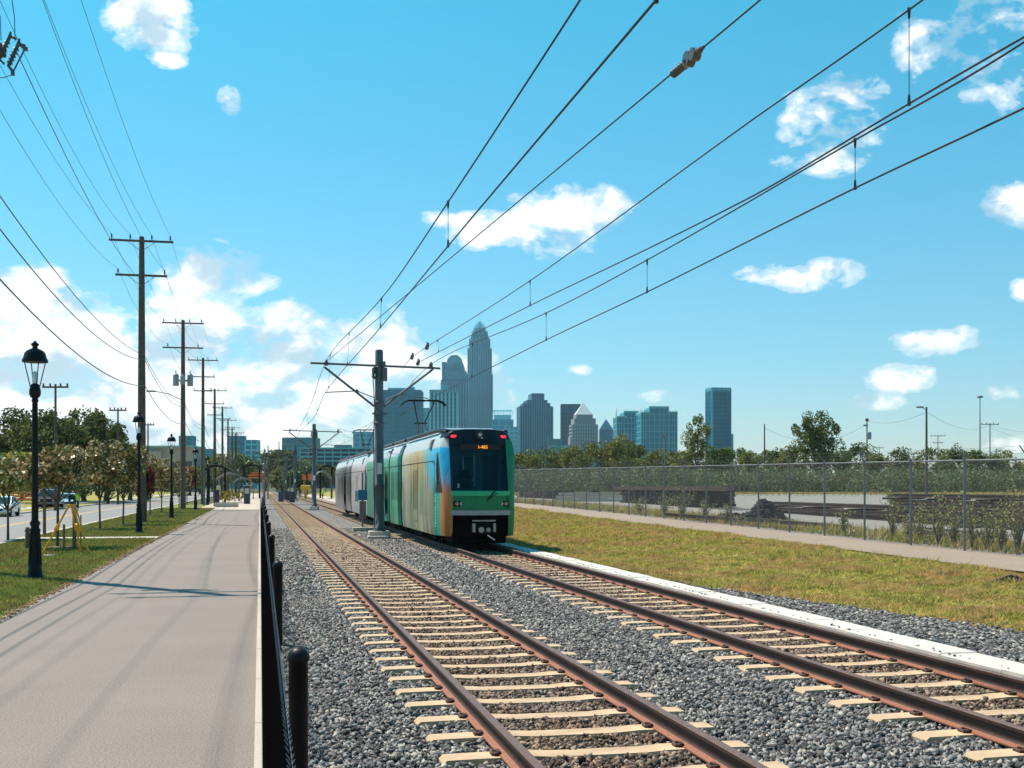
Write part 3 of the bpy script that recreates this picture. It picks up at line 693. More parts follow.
for j, (pa, Da, ya, pb, Db, yb, sg) in enumerate(((867, 200, 421, 926.5, 150, 412, .8), (926.5, 150, 412, 990, 250, 425, 1.5), (990, 250, 425, 1080, 190, 422, 1.5), (764.5, 190, 428, 867, 200, 424, 2.5), (990, 250, 427, 1060, 220, 440, 1.))):
    tag(MB().tube(sagline(at(pa, Da, zy(ya, Da)), at(pb, Db, zy(yb, Db)), sg), .02, 4).build('power_line', M['wire']),
        ['wire from the transformer pole to the lamp arm pole above the yard', 'wire from the lamp arm pole to the crossarm pole at right', 'wire leaving the crossarm pole to the right edge', 'sagging wire behind the broad yard tree', 'low wire dropping off the crossarm pole at the right edge'][j], 'power line')
# ------------------------------------------------------------------ catenary masts
MX = 4.72
def mast(D, label):
    Y = (D-MX*SA)/CA; t = empty('catenary_mast', (MX, Y, 0), 0, label, 'catenary mast', 'catenary masts between the tracks')
    b = MB(); b.box(-.42, .42, -.42, .42, -.1, .30, bev=.03); b.box(-.52, .3, -.75, -.43, -.1, .12, bev=.02); b.build('foundation', M['concrete'], t)
    b = MB(); b.lathe([(.27, .30), (.27, .34), (.215, .36), (.2, 2.0), (.215, 2.02), (.215, 2.2), (.19, 2.22), (.175, 5.4), (.16, 7.58), (.13, 7.64)], 16)
    for k in range(8): a = k*math.pi/4; b.cyl((.24*math.cos(a), .24*math.sin(a), .3), (.24*math.cos(a), .24*math.sin(a), .42), .022, n=6)
    b.build('shaft', M['mastpaint'], t)
    b = MB()
    for z in (6.85, 6.45, 5.45, 5.0, 4.6): b.lathe([(.2, z), (.225, z+.02), (.225, z+.09), (.2, z+.11)], 12)
    b.box(-.3, .3, -.26, -.2, 5.0, 5.08); b.box(-.28, -.2, -.2, .2, 6.5, 6.9); b.box(.12, .3, -.3, -.18, 6.35, 6.9, bev=.02); b.box(.1, .24, -.27, -.18, 6.95, 7.15)
    b.build('collar', M['mastpaint'], t)
    b = MB(); b.cyl((-2.75, 0, 7.05), (2.5, 0, 6.94), .045, n=8); b.build('crossarm', M['mastpaint'], t)
    for s in (-1, 1):
        b = MB(); b.cyl((s*2.2, 0, 6.9), (s*.2, 0, 5.35), .045, n=8); b.build('strut', M['mastpaint'], t)
        b = MB(); b.lathe([(.05, 6.95), (.10, 6.99), (.06, 7.04), (.10, 7.08), (.05, 7.13), (.03, 7.2)], 10, (s*2.12, 0)); b.build('insulator', M['insul'], t)
    b = MB(); b.cyl((-2.15, 0, 5.88), (-.9, 0, 5.96), .022, n=6); b.cyl((-.9, 0, 5.96), (-.2, 0, 5.7), .02, n=6); b.lathe([(.05, 5.88), (.08, 5.9), (.05, 6.02)], 8, (-.9, 0))
    b.cyl((2.0, 0, 5.7), (.8, 0, 5.85), .022, n=6); b.cyl((.8, 0, 5.85), (.2, 0, 5.6), .02, n=6); b.build('registration_arm', M['mastpaint'], t)
    b = MB(); b.box(-.09, .09, -.235, -.22, 2.6, 3.05); b.build('number_plate', M['white'], t)
    return t
m0 = mast(48, 'nearest grey overhead line mast standing between the tracks beside the tram')
for D, lab in ((105.8, 'second grey overhead line mast behind the tram with two white plates'), (164, 'third overhead line mast, far up the line near the station'), (222, 'farthest overhead line mast, just visible past the station')):
    c = copy_tree(m0); c.location = (MX, (D-MX*SA)/CA, 0); c['label'] = lab
MYs = [(D-MX*SA)/CA for D in (48, 105.8, 164, 222)]
# ------------------------------------------------------------------ overhead wires
def spl(ps, n=10):
    """smooth curve through points, evenly along Y"""
    ps = sorted(ps, key=lambda p: p[1]); ys = [p[1] for p in ps]; out = []
    def tang(i):
        if i == 0: return (ps[1]-ps[0])/(ys[1]-ys[0])
        if i == len(ps)-1: return (ps[-1]-ps[-2])/(ys[-1]-ys[-2])
        return (ps[i+1]-ps[i-1])/(ys[i+1]-ys[i-1])
    for i in range(len(ps)-1):
        h = ys[i+1]-ys[i]; a, b_ = tang(i)*h, tang(i+1)*h
        for k in range(n):
            t = k/n; t2, t3 = t*t, t*t*t
            out.append(ps[i]*(2*t3-3*t2+1)+a*(t3-2*t2+t)+ps[i+1]*(-2*t3+3*t2)+b_*(t3-t2))
    out.append(ps[-1]); return out
def interp(line, y):
    for p, q in zip(line[:-1], line[1:]):
        if p[1] <= y <= q[1]: return p.lerp(q, (y-p[1])/(q[1]-p[1]))
def catenary(label, mess, cont, drops, group='overhead line sets above the tracks'):
    t = empty('catenary', (0, 0, 0), 0, label, 'overhead wire', group)
    ml, cl = spl(mess), spl(cont)
    MB().tube(ml, .0115, 6).build('messenger_wire', M['wire'], t)
    MB().tube(cl, .0115, 6).build('contact_wire', M['wire'], t)
    for y in drops:
        a, b_ = interp(ml, y), interp(cl, y)
        if a is None or b_ is None or a.z-b_.z < .15: continue
        b = MB(); b.cyl(b_, a, .0045, n=5); b.cyl(b_+Vector((0, 0, -.02)), b_+Vector((0, 0, .09)), .02, .012, 6); b.cyl(a+Vector((0, 0, -.09)), a+Vector((0, 0, .02)), .012, .02, 6)
        b.build('dropper', M['wire'], t)
V3 = Vector
my = MYs
# left track
mess = [V3((3.1, -10, 7.2)), onX(580, 0, 2.93), onX(448, 202, 2.66), onX(385, 294, 2.66), V3((2.62, my[0], 7.18))]
cont = [V3((2.9, -10, 5.5)), onX(656, 0, 2.74), onX(448, 246, 2.66), onX(385, 322, 2.64), V3((2.57, my[0], 5.88))]
for k in range(3):
    a, b_ = my[k], my[k+1]
    for i in (1, 2, 3, 4): t_ = i/4; mess.append(V3((2.6, a+(b_-a)*t_, 7.18-4*1.05*t_*(1-t_)))); cont.append(V3((2.6+(.15 if i % 2 else -.1), a+(b_-a)*t_, 5.75-.1*math.sin(3.14*t_))))
yd = [onX(448, 246, 2.66)[1]+k*9.6 for k in range(-1, 4)]+[my[0]+d for d in (10, 20, 30, 40, 50, 69, 79, 89, 99)]
catenary('overhead wire set above the track nearest the path', mess, cont, [onX(656, 40, 2.74)[1]]+yd)
# right track, upper pair (overlap) and lower pair
mess = [V3((6.9, -10, 7.3)), onX(910, 9, 6.5), onX(745, 125, 6.32), onX(531, 280, 6.2), onX(425, 348, 5.95)]
cont = [V3((6.95, -10, 6.0)), onX(1024, 37, 6.6), onX(910, 103, 6.5), onX(745, 200, 6.35), onX(529, 306, 6.2), onX(417, 363, 5.95)]
catenary('upper overhead wire set right of the mast, ending in insulators on its arm', mess, cont, [onX(909, 60, 6.5)[1], onX(530, 290, 6.2)[1], onX(437, 350, 5.97)[1]])
mess = [V3((6.9, -10, 7.25)), onX(1024, 42, 6.75), onX(855, 140, 6.75), onX(647, 260, 6.75), onX(546, 313, 6.75), V3((6.82, my[0], 7.08))]
cont = [V3((6.9, -10, 5.55)), onX(1024, 108, 6.75), onX(855, 188, 6.75), onX(647, 292, 6.75), onX(546, 340, 6.75), V3((6.78, my[0], 5.68))]
for k in range(3):
    a, b_ = my[k], my[k+1]
    for i in (1, 2, 3, 4): t_ = i/4; mess.append(V3((6.82, a+(b_-a)*t_, 7.08-4*1.*t_*(1-t_)))); cont.append(V3((6.75+(.12 if i % 2 else -.1), a+(b_-a)*t_, 5.66)))
catenary('lower overhead wire set above the tram and the right track', mess, cont, [onX(855, 160, 6.75)[1], onX(647, 280, 6.75)[1], onX(546, 330, 6.75)[1]]+[my[0]+d for d in (-10, 10, 20, 30, 40, 50)])
# feeder crossing over with a big insulator
a = onX(760, 0, 5.0); b_ = onX(327, 361, 2.61); d = (a-b_); a2 = a+d*.35
t = empty('feeder_wire', (0, 0, 0), 0, 'anchor wire crossing the sky with a chunky insulator near its top end', 'overhead wire')
MB().tube([a2, a, a.lerp(b_, .5), b_], .0115, 6).build('wire', M['wire'], t)
ip = onX(688, 64, 4.88); dn = d.normalized()
# keep it on the wire
ip = b_+dn*((ip-b_).dot(dn)); b = MB()
side = dn.cross(Vector((0, 0, 1))).normalized(); upv = side.cross(dn)
for q in range(6): b.cyl(ip-dn*(.42-.07*q)-upv*.02, ip-dn*(.385-.07*q)-upv*.02, .055, .03, 10)
b.cyl(ip+dn*.02, ip+dn*.42, .02, n=6); b.cyl(ip-dn*.45, ip+dn*.1, .02, n=6)
b.cyl(ip+dn*.02-side*.05, ip+dn*.02+side*.05, .09, n=12); b.cyl(ip+dn*.18-side*.05, ip+dn*.18+side*.05, .075, n=12); b.cyl(ip-dn*.02-upv*.09+side*.02, ip+dn*.2-upv*.1+side*.14, .022, n=6)
b.cyl(ip+dn*.26, ip+dn*.36, .05, .03, 8)
b.build('insulator', M['insul'], t)
# small termination insulators by the mast arm
for k, (px, py, X) in enumerate(((427, 347, 5.95), (412, 357, 5.9), (418, 363, 5.95))):
    p = onX(px, py, X); b = MB()
    b.cyl(p+Vector((0, .1, -.03)), p+Vector((0, -.12, .05)), .08, .06, 8); b.cyl(p+Vector((0, -.1, .05)), p+Vector((0, -.28, .09)), .04, n=6); b.cyl(p, p+Vector((0, 0, .18)), .018, n=5)
    tag(b.build('insulator', M['insul']), ['dark insulator block on the wire right of the mast top', 'dark insulator block at the arm right of the mast top', 'small insulator at the end of the second wire over the arm'][k], 'insulator')
tag(MB().tube([onX(427, 347, 5.95), onX(411, 357, 5.87), onX(402, 369, 5.85), V3((5.75, my[0], 7.0))], .012, 5).build('anchor_wire', M['wire']), 'short bent wire joining the insulators to the mast arm', 'wire')
tag(MB().tube(sagline(V3((MX+.1, my[0], 5.1)), V3((6.9, my[1], 7.2)), .9), .012, 5).build('power_line', M['wire']), 'sagging wire from the nearest mast to the second mast', 'wire')
b = MB(); p = V3((MX-.14, my[0]-.2, 0))
tag(b.tube([p+V3((0, 0, 7.0)), p+V3((-.12, 0, 6.4)), p+V3((-.06, 0, 5.3)), p+V3((-.1, 0, 4.2)), p+V3((-.06, 0, .4))], .02, 5).build('cable', M['wire']), 'dark cable running down the side of the nearest mast', 'cable')
# signal post beside the mast
t = empty('track_signal', at(362.5, 55, 0), 0, 'slim post with blue and brown equipment boxes between mast and tram', 'signal post')
b = MB(); b.box(-.45, .45, -.25, .25, -.1, .2, bev=.02); b.build('foundation', M['concrete'], t)
b = MB(); b.lathe([(.045, .2), (.045, 2.7), (.02, 2.75)], 8); b.build('post', M['galv'], t)
b = MB(); b.box(-.20, .20, -.22, -.06, 1.46, 1.95, bev=.02); b.build('blue_box', simple('blue_enamel', (.03, .14, .30), .4), t)
b = MB(); b.box(-.36, -.21, -.2, -.1, 1.4, 1.9); b.build('plate', simple('pale_teal', (.35, .5, .5), .4), t)
b = MB(); b.box(-.15, .15, -.2, -.05, .62, 1.42, bev=.02); b.build('brown_box', simple('brown_enamel', (.24, .17, .14), .5), t)
# ------------------------------------------------------------------ the tram
M['tgreen'] = simple('tram_green', (.002, .20, .075), .35, var=.08, coat=.15, spec=.3)
M['tlime'] = simple('tram_light_green', (.008, .42, .19), .3, var=.05, coat=.2)
M['tblack'] = simple('tram_black', (.009, .011, .015), .3, var=.1, spec=.3)
M['tunder'] = simple('tram_underframe', (.008, .008, .008), .85, spec=.1)
M['tgrey'] = simple('tram_bumper', (.34, .33, .33), .45)
M['troof'] = simple('tram_roof', (.42, .52, .56), .4)
M['tlight'] = simple('headlight_glass', (.42, .44, .45), .15, spec=.8)
M['tred'] = emit('red_lamp', (1, .03, .08), .9)
M['torange'] = emit('orange_sign', (1, .33, .03), 1.1)
M['tseat'] = simple('cab_interior', (.10, .17, .20), .7)
def glassmat():
    m, nt, b = newmat('windscreen'); b.inputs['Base Color'].default_value = (.008, .04, .06, 1); b.inputs['Roughness'].default_value = .04
    t = nt.nodes.new('ShaderNodeBsdfTransparent'); t.inputs[0].default_value = (.75, .92, .95, 1)
    mx = nt.nodes.new('ShaderNodeMixShader'); mx.inputs[0].default_value = .82
    out = [x for x in nt.nodes if x.type == 'OUTPUT_MATERIAL'][0]
    nt.links.new(b.outputs[0], mx.inputs[1]); nt.links.new(t.outputs[0], mx.inputs[2]); nt.links.new(mx.outputs[0], out.inputs[0]); return m
M['windscreen'] = glassmat()
def wrap(name, kind):
    """printed vinyl wrap: bands of colour along the side"""
    m, nt, b = newmat(name); tc = nt.nodes.new('ShaderNodeTexCoord'); s = nt.nodes.new('ShaderNodeSeparateXYZ'); nt.links.new(tc.outputs['Object'], s.inputs[0])
    Y, Z = s.outputs[1], s.outputs[2]
    n = noise(nt, .9, 4, .6); n2 = noise(nt, 3.5, 5, .65); w = nt.nodes.new('ShaderNodeMapping'); w.inputs['Scale'].default_value = (1, 3.2, .35); nt.links.new(tc.outputs['Object'], w.inputs[0])
    st = noise(nt, 1.0, 5, .7, vec=w.outputs[0])
    Yd = math_(nt, 'ADD', Y, math_(nt, 'MULTIPLY', math_(nt, 'SUBTRACT', n.outputs[0], .5), .9))
    yn = math_(nt, 'DIVIDE', Yd, 26.0); Zd = math_(nt, 'ADD', Z, math_(nt, 'MULTIPLY', math_(nt, 'SUBTRACT', n2.outputs[0], .5), 1.1))
    if kind == 'art':
        top = ramp(nt, yn, [(.0, (.01, .40, .72)), (.115, (.06, .50, .66)), (.15, (.45, .42, .18)), (.2, (.62, .36, .08)), (.27, (.66, .50, .22)), (.34, (.62, .60, .42)), (.39, (.60, .64, .52)), (.40, (.10, .44, .30)), (.56, (.06, .34, .22)), (.6, (.12, .40, .28)), (1, (.06, .30, .2))]).outputs[0]
        low = ramp(nt, yn, [(.0, (.55, .17, .03)), (.030, (.50, .15, .03)), (.036, (.02, .36, .20)), (.068, (.05, .30, .20)), (.08, (.30, .17, .09)), (.14, (.34, .20, .12)), (.18, (.42, .22, .10)), (.22, (.26, .32, .12)), (.28, (.36, .34, .20)), (.34, (.40, .36, .38)), (.38, (.34, .30, .36)), (.40, (.015, .30, .17)), (.47, (.10, .42, .24)), (.52, (.01, .24, .14)), (.58, (.01, .24, .14)), (.66, (.06, .36, .24)), (1, (.02, .20, .13))]).outputs[0]
        c = mixc(nt, math_(nt, 'MULTIPLY', math_(nt, 'SUBTRACT', Zd, 1.65), 1.3, clamp=True), low, top)
        w2 = nt.nodes.new('ShaderNodeMapping'); w2.inputs['Scale'].default_value = (1, 2.3, .16); nt.links.new(tc.outputs['Object'], w2.inputs[0])
        s2 = noise(nt, 1.0, 3, .5, vec=w2.outputs[0])
        pal = ramp(nt, s2.outputs[0], [(.30, (.05, .16, .08)), (.38, (.30, .16, .07)), (.44, (.10, .34, .20)), (.49, (.40, .33, .40)), (.54, (.55, .50, .30)), (.60, (.16, .30, .12)), (.66, (.58, .30, .07)), (.72, (.05, .30, .34))], 'CONSTANT').outputs[0]
        k = math_(nt, 'MULTIPLY', math_(nt, 'SUBTRACT', 10.2, Y, clamp=False), 3., clamp=True); k2 = math_(nt, 'MULTIPLY', math_(nt, 'SUBTRACT', Y, 1.9), 1., clamp=True)
        k3 = math_(nt, 'MULTIPLY_ADD', math_(nt, 'MULTIPLY', math_(nt, 'SUBTRACT', 2.6, Zd), 1., clamp=True), .62, .26)
        c = mixc(nt, math_(nt, 'MULTIPLY', math_(nt, 'MULTIPLY', k, k2), k3), c, pal)
        c = mixc(nt, ramp(nt, st.outputs[0], [(.52, (0,)*3), (.75, (.3,)*3)]).outputs[0], c, (.62, .64, .55))
        c = mixc(nt, ramp(nt, st.outputs[0], [(.3, (.75,)*3), (.47, (0,)*3)]).outputs[0], c, (.07, .12, .06))
    else:
        top = ramp(nt, yn, [(.0, (.64, .60, .61)), (.3, (.56, .46, .46)), (.38, (.52, .44, .42)), (.39, (.05, .05, .055)), (.75, (.06, .055, .06)), (1, (.2, .2, .2))]).outputs[0]
        c = mixc(nt, math_(nt, 'MULTIPLY', math_(nt, 'SUBTRACT', 1.2, Zd), 1.4, clamp=True), top, ramp(nt, yn, [(.0, (.28, .5, .45)), (.2, (.4, .45, .45)), (.5, (.32, .28, .26)), (1, (.3, .28, .26))]).outputs[0])
        c = mixc(nt, ramp(nt, st.outputs[0], [(.45, (0,)*3), (.75, (.5,)*3)]).outputs[0], c, (.62, .58, .58)); c = mixc(nt, ramp(nt, n2.outputs[0], [(.36, (.65,)*3), (.46, (0,)*3)]).outputs[0], c, (.16, .12, .13))
    # white cove above the windows
    c = mixc(nt, math_(nt, 'MULTIPLY', math_(nt, 'SUBTRACT', math_(nt, 'ADD', Z, math_(nt, 'MULTIPLY', n2.outputs[0], .15)), 3.19), 14., clamp=True), c, (.50, .54, .55))
    nt.links.new(c, b.inputs['Base Color']); b.inputs['Roughness'].default_value = .35; b.inputs['Specular IOR Level'].default_value = .35
    return m
M['wrap_art'] = wrap('wrap_art', 'art'); M['wrap_grey'] = wrap('wrap_grey', 'grey')
ZB, ZT = .36, 3.45                                 # skirt bottom, top of side wall
def nose(x, z):                                    # y of the nose surface
    return .34*(abs(x)/.93)**2.2+(.30*max(0, z-1.75) if z > 1.75 else 0)+(.10*(1.0-z) if z < 1.0 else 0)
def hw(y):                                         # half width
    t = min(max(y/2.1, 0), 1); return .93+.395*(1-(1-t)**2)
def sx(y, z):
    k = 1.0
    if z > 2.85: k -= .12*((z-2.85)/.6)**2
    if z < 1.1: k -= .035*((1.1-z)/.75)**2
    return hw(y)*k
def side_panel(b, s, y0, y1, z0, z1, off, mi=0, n=4, poly=None):
    """a sheet following the side wall; s = -1 left, 1 right"""
    vs = []
    for j in range(n+1):
        for i in range(n+1):
            if poly: # quad corners (y,z) x4
                (a, b0), (c, d0), (e, f0), (g, h0) = poly; u, v = i/n, j/n
                yy = (a*(1-u)+c*u)*(1-v)+(g*(1-u)+e*u)*v; zz = (b0*(1-u)+d0*u)*(1-v)+(h0*(1-u)+f0*u)*v
            else: yy = y0+(y1-y0)*i/n; zz = z0+(z1-z0)*j/n
            vs.append((s*(sx(yy, zz)+off), yy, zz))
    b.add(vs, [(j*(n+1)+i, j*(n+1)+i+1, (j+1)*(n+1)+i+1, (j+1)*(n+1)+i) for j in range(n) for i in range(n)], mi, True)
def face_panel(b, x0, x1, z0, z1, off, mi=0, nx=8, nz=6, thick=.02):
    vs = []
    for o in (off, off-thick):
        for j in range(nz+1):
            for i in range(nx+1): x = x0+(x1-x0)*i/nx; z = z0+(z1-z0)*j/nz; vs.append((x, nose(x, z)-o, z))
    m = (nx+1)*(nz+1); fs = []
    for j in range(nz):
        for i in range(nx):
            q = (j*(nx+1)+i, j*(nx+1)+i+1, (j+1)*(nx+1)+i+1, (j+1)*(nx+1)+i); fs += [q, tuple(k+m for k in q[::-1])]
    for i in range(nx): fs += [(i, i+1, m+i+1, m+i), (nz*(nx+1)+i, nz*(nx+1)+i+1, m+nz*(nx+1)+i+1, m+nz*(nx+1)+i)]
    for j in range(nz): a, c = j*(nx+1), (j+1)*(nx+1); fs += [(a, c, m+c, m+a), (a+nx, c+nx, m+c+nx, m+a+nx)]
    b.add(vs, fs, mi)
def text_obj(body, size, mat, parent, loc, rot, name, ext=.004):
    cu = bpy.data.curves.new(name, 'FONT'); cu.body = body; cu.size = size; cu.extrude = ext; cu.align_x = 'CENTER'; cu.align_y = 'CENTER'
    o = bpy.data.objects.new(name, cu); COL.objects.link(o); bpy.context.view_layer.update()
    me = bpy.data.meshes.new_from_object(o.evaluated_get(bpy.context.evaluated_depsgraph_get())); bpy.data.objects.remove(o)
    o = link_mesh(name, me, mat, parent); o.location = loc; o.rotation_euler = rot; return o
LEN = 25.6
def tram(loc, label, wrapm, first):
    T = empty('tram', loc, 0, label, 'tram', 'coupled tram cars')
    ymid = [2.1, 10.0, 10.35, 14.5, 14.85, LEN]
    zs = [ZB, .5, .8, 1.1, 1.6, 2.2, 2.85, 3.0, 3.15, 3.3, ZT]
    # body sections: side walls, roof edge
    def section(name, y0, y1, front, mats):
        b = MB()
        ys = [0]+list(np.linspace(.15, 2.1, 8)) if front else []
        ys = list(ys)+list(np.linspace(2.1 if front else y0, y1, 6 if not front else 7))[(1 if front else 0):]
        for s in (-1, 1):
            vs = []
            for z in zs:
                for i, y in enumerate(ys):
                    yy = max(y, nose(.93, z)+y*.75) if front and y < 2.1 else y
                    vs.append((s*sx(yy if i else 0, z), yy, z))
            n = len(ys)
            b.add(vs, [(j*n+i, j*n+i+1, (j+1)*n+i+1, (j+1)*n+i) for j in range(len(zs)-1) for i in range(n-1)], (0 if s < 0 else 1), True)
        # end walls closed
        for y, dr in ((y1, 1),) + (() if front else ((y0, -1),)):
            ring = [(-sx(y, z), y, z) for z in zs]+[(sx(y, z), y, z) for z in reversed(zs)]
            b.add(ring, [tuple(range(len(ring)))], 2)
        # floor + lid
        b.box(-1.0, 1.0, (1.2 if front else y0+.01), y1-.01, ZB+.02, ZB+.1, 2)
        return b.build(name, mats, T)
    mats = [wrapm, M['tgreen'] if first else wrapm, M['tunder']]
    section('cab_body', 0, 10.0, True, mats); section('centre_body', 10.35, 14.5, False, mats); section('rear_body', 14.85, LEN, False, mats)
    for y in (10.0, 14.5):
        b = MB()
        for q in range(5): w = 1.20-(.05 if q % 2 else 0); b.box(-w, w, y+.002+q*.069, y+.069*(q+1)-.002, ZB+.1, 3.5)
        b.build('bellows', M['tblack'], T)
    # roof: curved lid with dark equipment fairing along each edge
    b = MB()
    ys = [.60, .9, 1.5, 2.1, 10, 14.5, 20, LEN]; vs = []
    prof = [(-1, ZT), (-.93, 3.60), (-.80, 3.69), (-.4, 3.73), (.4, 3.73), (.80, 3.69), (.93, 3.60), (1, ZT)]
    for y in ys:
        d = 0 if y > .9 else (.9-y)*.08
        for (k, z) in prof: vs.append((k*sx(y, ZT)*.995, y if y > .61 else max(.6, nose(k*.82, z)+.03), z-d))
    n = len(prof); b.add(vs, [(i*n+k, i*n+k+1, (i+1)*n+k+1, (i+1)*n+k) for i in range(len(ys)-1) for k in range(n-1)], 0, True)
    b.add(vs, [tuple(range(n)), tuple(range((len(ys)-1)*n, len(ys)*n))], 0); b.m = [1 if i < 2*(n-1) or i == len(b.m)-2 else 0 for i in range(len(b.m))]; b.build('roof', [M['troof'], M['tblack']], T)
    for s in (-1, 1):
        b = MB(); b.tube([(s*.93, 1.0, 3.64), (s*.99, 1.3, 3.69), (s*1.1, 2.1, 3.72), (s*1.1, 9.9, 3.72)], .075, 8)
        b.tube([(s*1.1, 10.4, 3.72), (s*1.1, 14.45, 3.72)], .075, 8); b.tube([(s*1.1, 14.9, 3.72), (s*1.1, LEN-.1, 3.72)], .075, 8)
        b.build('roof_fairing', M['tblack'], T)
    b = MB()
    for (y0, y1) in ((2.6, 5.2), (6.0, 9.4), (11, 14), (15.6, 19.0), (20, 24.5)): b.box(-.85, .85, y0, y1, 3.72, 3.84, bev=.04)
    b.build('roof_equipment', M['troof'], T)
    # front: black mask, windscreen, green apron
    b = MB(); face_panel(b, -.93, .93, 3.22, 3.68, .0, nx=10); 
    face_panel(b, -.93, -.87, 1.78, 3.22, 0, nx=1); face_panel(b, .87, .93, 1.78, 3.22, 0, nx=1); b.build('front_mask', M['tblack'], T)
    b = MB(); face_panel(b, -.87, .87, 1.80, 3.22, -.012, nx=10, thick=.012); b.build('windscreen', M['windscreen'], T)
    b = MB()                                       # cab interior behind the glass
    b.box(-.9, .9, 1.5, 1.56, 1.0, 3.2); b.box(-.9, .9, .75, 1.2, 1.35, 1.80, bev=.05)
    b.build('cab_bulkhead', M['tseat'], T)
    b = MB(); b.box(-.35, -.05, 1.44, 1.5, 1.9, 2.85); b.box(.30, .75, 1.44, 1.5, 1.55, 2.9)
    for q in range(5): b.box(.34, .71, 1.40, 1.44, 1.7+.22*q, 1.74+.22*q)
    b.build('cab_door', M['tblack'], T)
    b = MB(); b.box(-.40, -.36, 1.38, 1.44, 1.9, 2.9); b.box(-.04, 0, 1.38, 1.44, 1.9, 2.9); b.box(-.36, -.04, 1.38, 1.44, 2.1, 2.14); b.build('door_frame', simple('pale_frame', (.6, .65, .66), .5), T)
    b = MB(); b.box(-.62, -.18, .95, 1.3, 1.5, 2.25, bev=.06); b.box(-.56, -.24, 1.15, 1.3, 2.2, 2.45, bev=.05); b.build('driver_seat', M['tunder'], T)
    b = MB(); face_panel(b, -.93, .93, 1.62, 1.77, .03, nx=10, thick=.06); b.build('front_ledge', M['tlime'], T)
    b = MB(); face_panel(b, -.93, .93, 1.18, 1.618, .0, nx=10, thick=.03)
    face_panel(b, -.62, .62, 1.24, 1.56, .012, nx=6, nz=2, thick=.012); b.build('front_apron', M['tgreen'], T)
    b = MB(); face_panel(b, -.93, .93, 1.02, 1.17, .06, nx=10, nz=2, thick=.08); b.build('bumper', M['tgrey'], T)
    b = MB(); face_panel(b, -.93, .93, ZB-.02, 1.015, -.25, nx=6, nz=4, thick=.03); b.box(-.85, .85, .55, 2.3, .12, .5, bev=.05); b.build('front_underframe', M['tunder'], T)
    b = MB(); face_panel(b, .87, .96, ZB, 3.45, .03, nx=1, nz=12, thick=.05); b.build('corner_pillar', M['tgreen'] if first else M['tgrey'], T)
    b = MB(); face_panel(b, -.96, -.89, ZB+.1, 1.78, .02, nx=1, nz=6, thick=.04); b.build('corner_pillar', simple('wrap_corner', (.42, .19, .06), .35) if first else M['tgrey'], T)
    for s in (-1, 1):
        b = MB(); y = nose(.72, 1.37)-.035; b.box(s*.70-.17, s*.70+.17, y, y+.12, 1.29, 1.46, bev=.02); b.build('headlight_housing', M['tunder'], T)
        for q, mt in ((-.075, 'tlight'), (.075, 'tlight')):
            b = MB(); b.cyl((s*.70+q, y-.012, 1.375), (s*.70+q, y+.03, 1.375), .062, n=12); b.build('headlight', M[mt] if q*s < 0 else simple('amber_lens', (.38, .22, .17), .25), T)
        b = MB(); y = nose(.78, 3.48)-.04; b.box(s*.78-.10, s*.78+.10, y, y+.07, 3.44, 3.53, bev=.02); b.build('marker_lamp', M['tred'], T)
    y = nose(0, 3.5)-.05
    b = MB(); b.box(-.14, .14, y-.02, y+.2, 3.37, 3.66, bev=.02); b.build('lamp_box', M['tblack'], T)
    b = MB(); b.cyl((-.0, y-.035, 3.53), (.0, y, 3.53), .06, n=12); b.cyl((.06, y-.035, 3.43), (.06, y, 3.43), .03, n=10); b.build('headlight', M['tlight'], T)
    b = MB(); y = nose(0, 3.1)-.012; b.box(-.62, .62, y-.005, y+.05, 3.06, 3.22); b.build('destination_sign', M['tblack'], T)
    if first:
        text_obj('I-485', .15, M['torange'], T, (.08, y-.016, 3.135), (math.radians(90), 0, 0), 'destination_text', .006)
        text_obj('2', .16, M['white'], T, (-.72, nose(.72, 1.95)-.01, 1.93), (math.radians(78), 0, -.15), 'front_number', .002)
    # wiper
    b = MB(); yy = nose(.3, 1.6)-.05; b.tube([(.12, yy, 1.46), (.24, yy-.01, 1.60), (.40, yy-.02, 1.80)], .018, 5); b.tube([(.2, yy-.02, 1.54), (.46, yy-.02, 1.70)], .014, 5); b.build('wiper', M['tblack'], T)
    if first:                                      # white upright lettering, too small in the photograph to read
        b = MB(); r_ = random.Random(4); z = .62
        while z < 1.68:
            y0_ = 1.32; hgt = .07; w_ = .13
            for q in range(3): yy = y0_+r_.uniform(0, w_-.03); b.box(-sx(yy, z)-.006, -sx(yy, z)+.01, yy, yy+.03, z, z+hgt)
            b.box(-sx(y0_, z)-.006, -sx(y0_, z)+.01, y0_, y0_+w_*r_.uniform(.6, 1), z+r_.choice((0, .045)), z+.022+r_.choice((0, .04))); z += .098
        b.build('side_lettering', M['white'], T)
    # coupler
    b = MB(); b.box(-.26, .26, -.30, .30, .40, .82, bev=.05); b.cyl((0, .3, .6), (0, 1.4, .6), .12, n=10); b.build('coupler', M['tunder'], T)
    b = MB(); b.box(-.36, .36, -.26, -.20, .84, .88); b.box(-.36, -.28, -.30, -.16, .50, .78, bev=.02); b.box(.28, .36, -.30, -.16, .50, .78, bev=.02); b.cyl((-.1, -.33, .58), (-.1, -.28, .58), .09, n=12); b.cyl((.12, -.33, .58), (.12, -.28, .58), .07, n=12)
    b.build('coupler_face', simple('coupler_steel', (.33, .30, .28), .45, .4), T)
    b = MB(); b.tube([(.1, -.3, .42), (.2, -.34, .34), (.32, -.3, .27)], .02, 5); b.build('coupler_hose', M['white'], T)
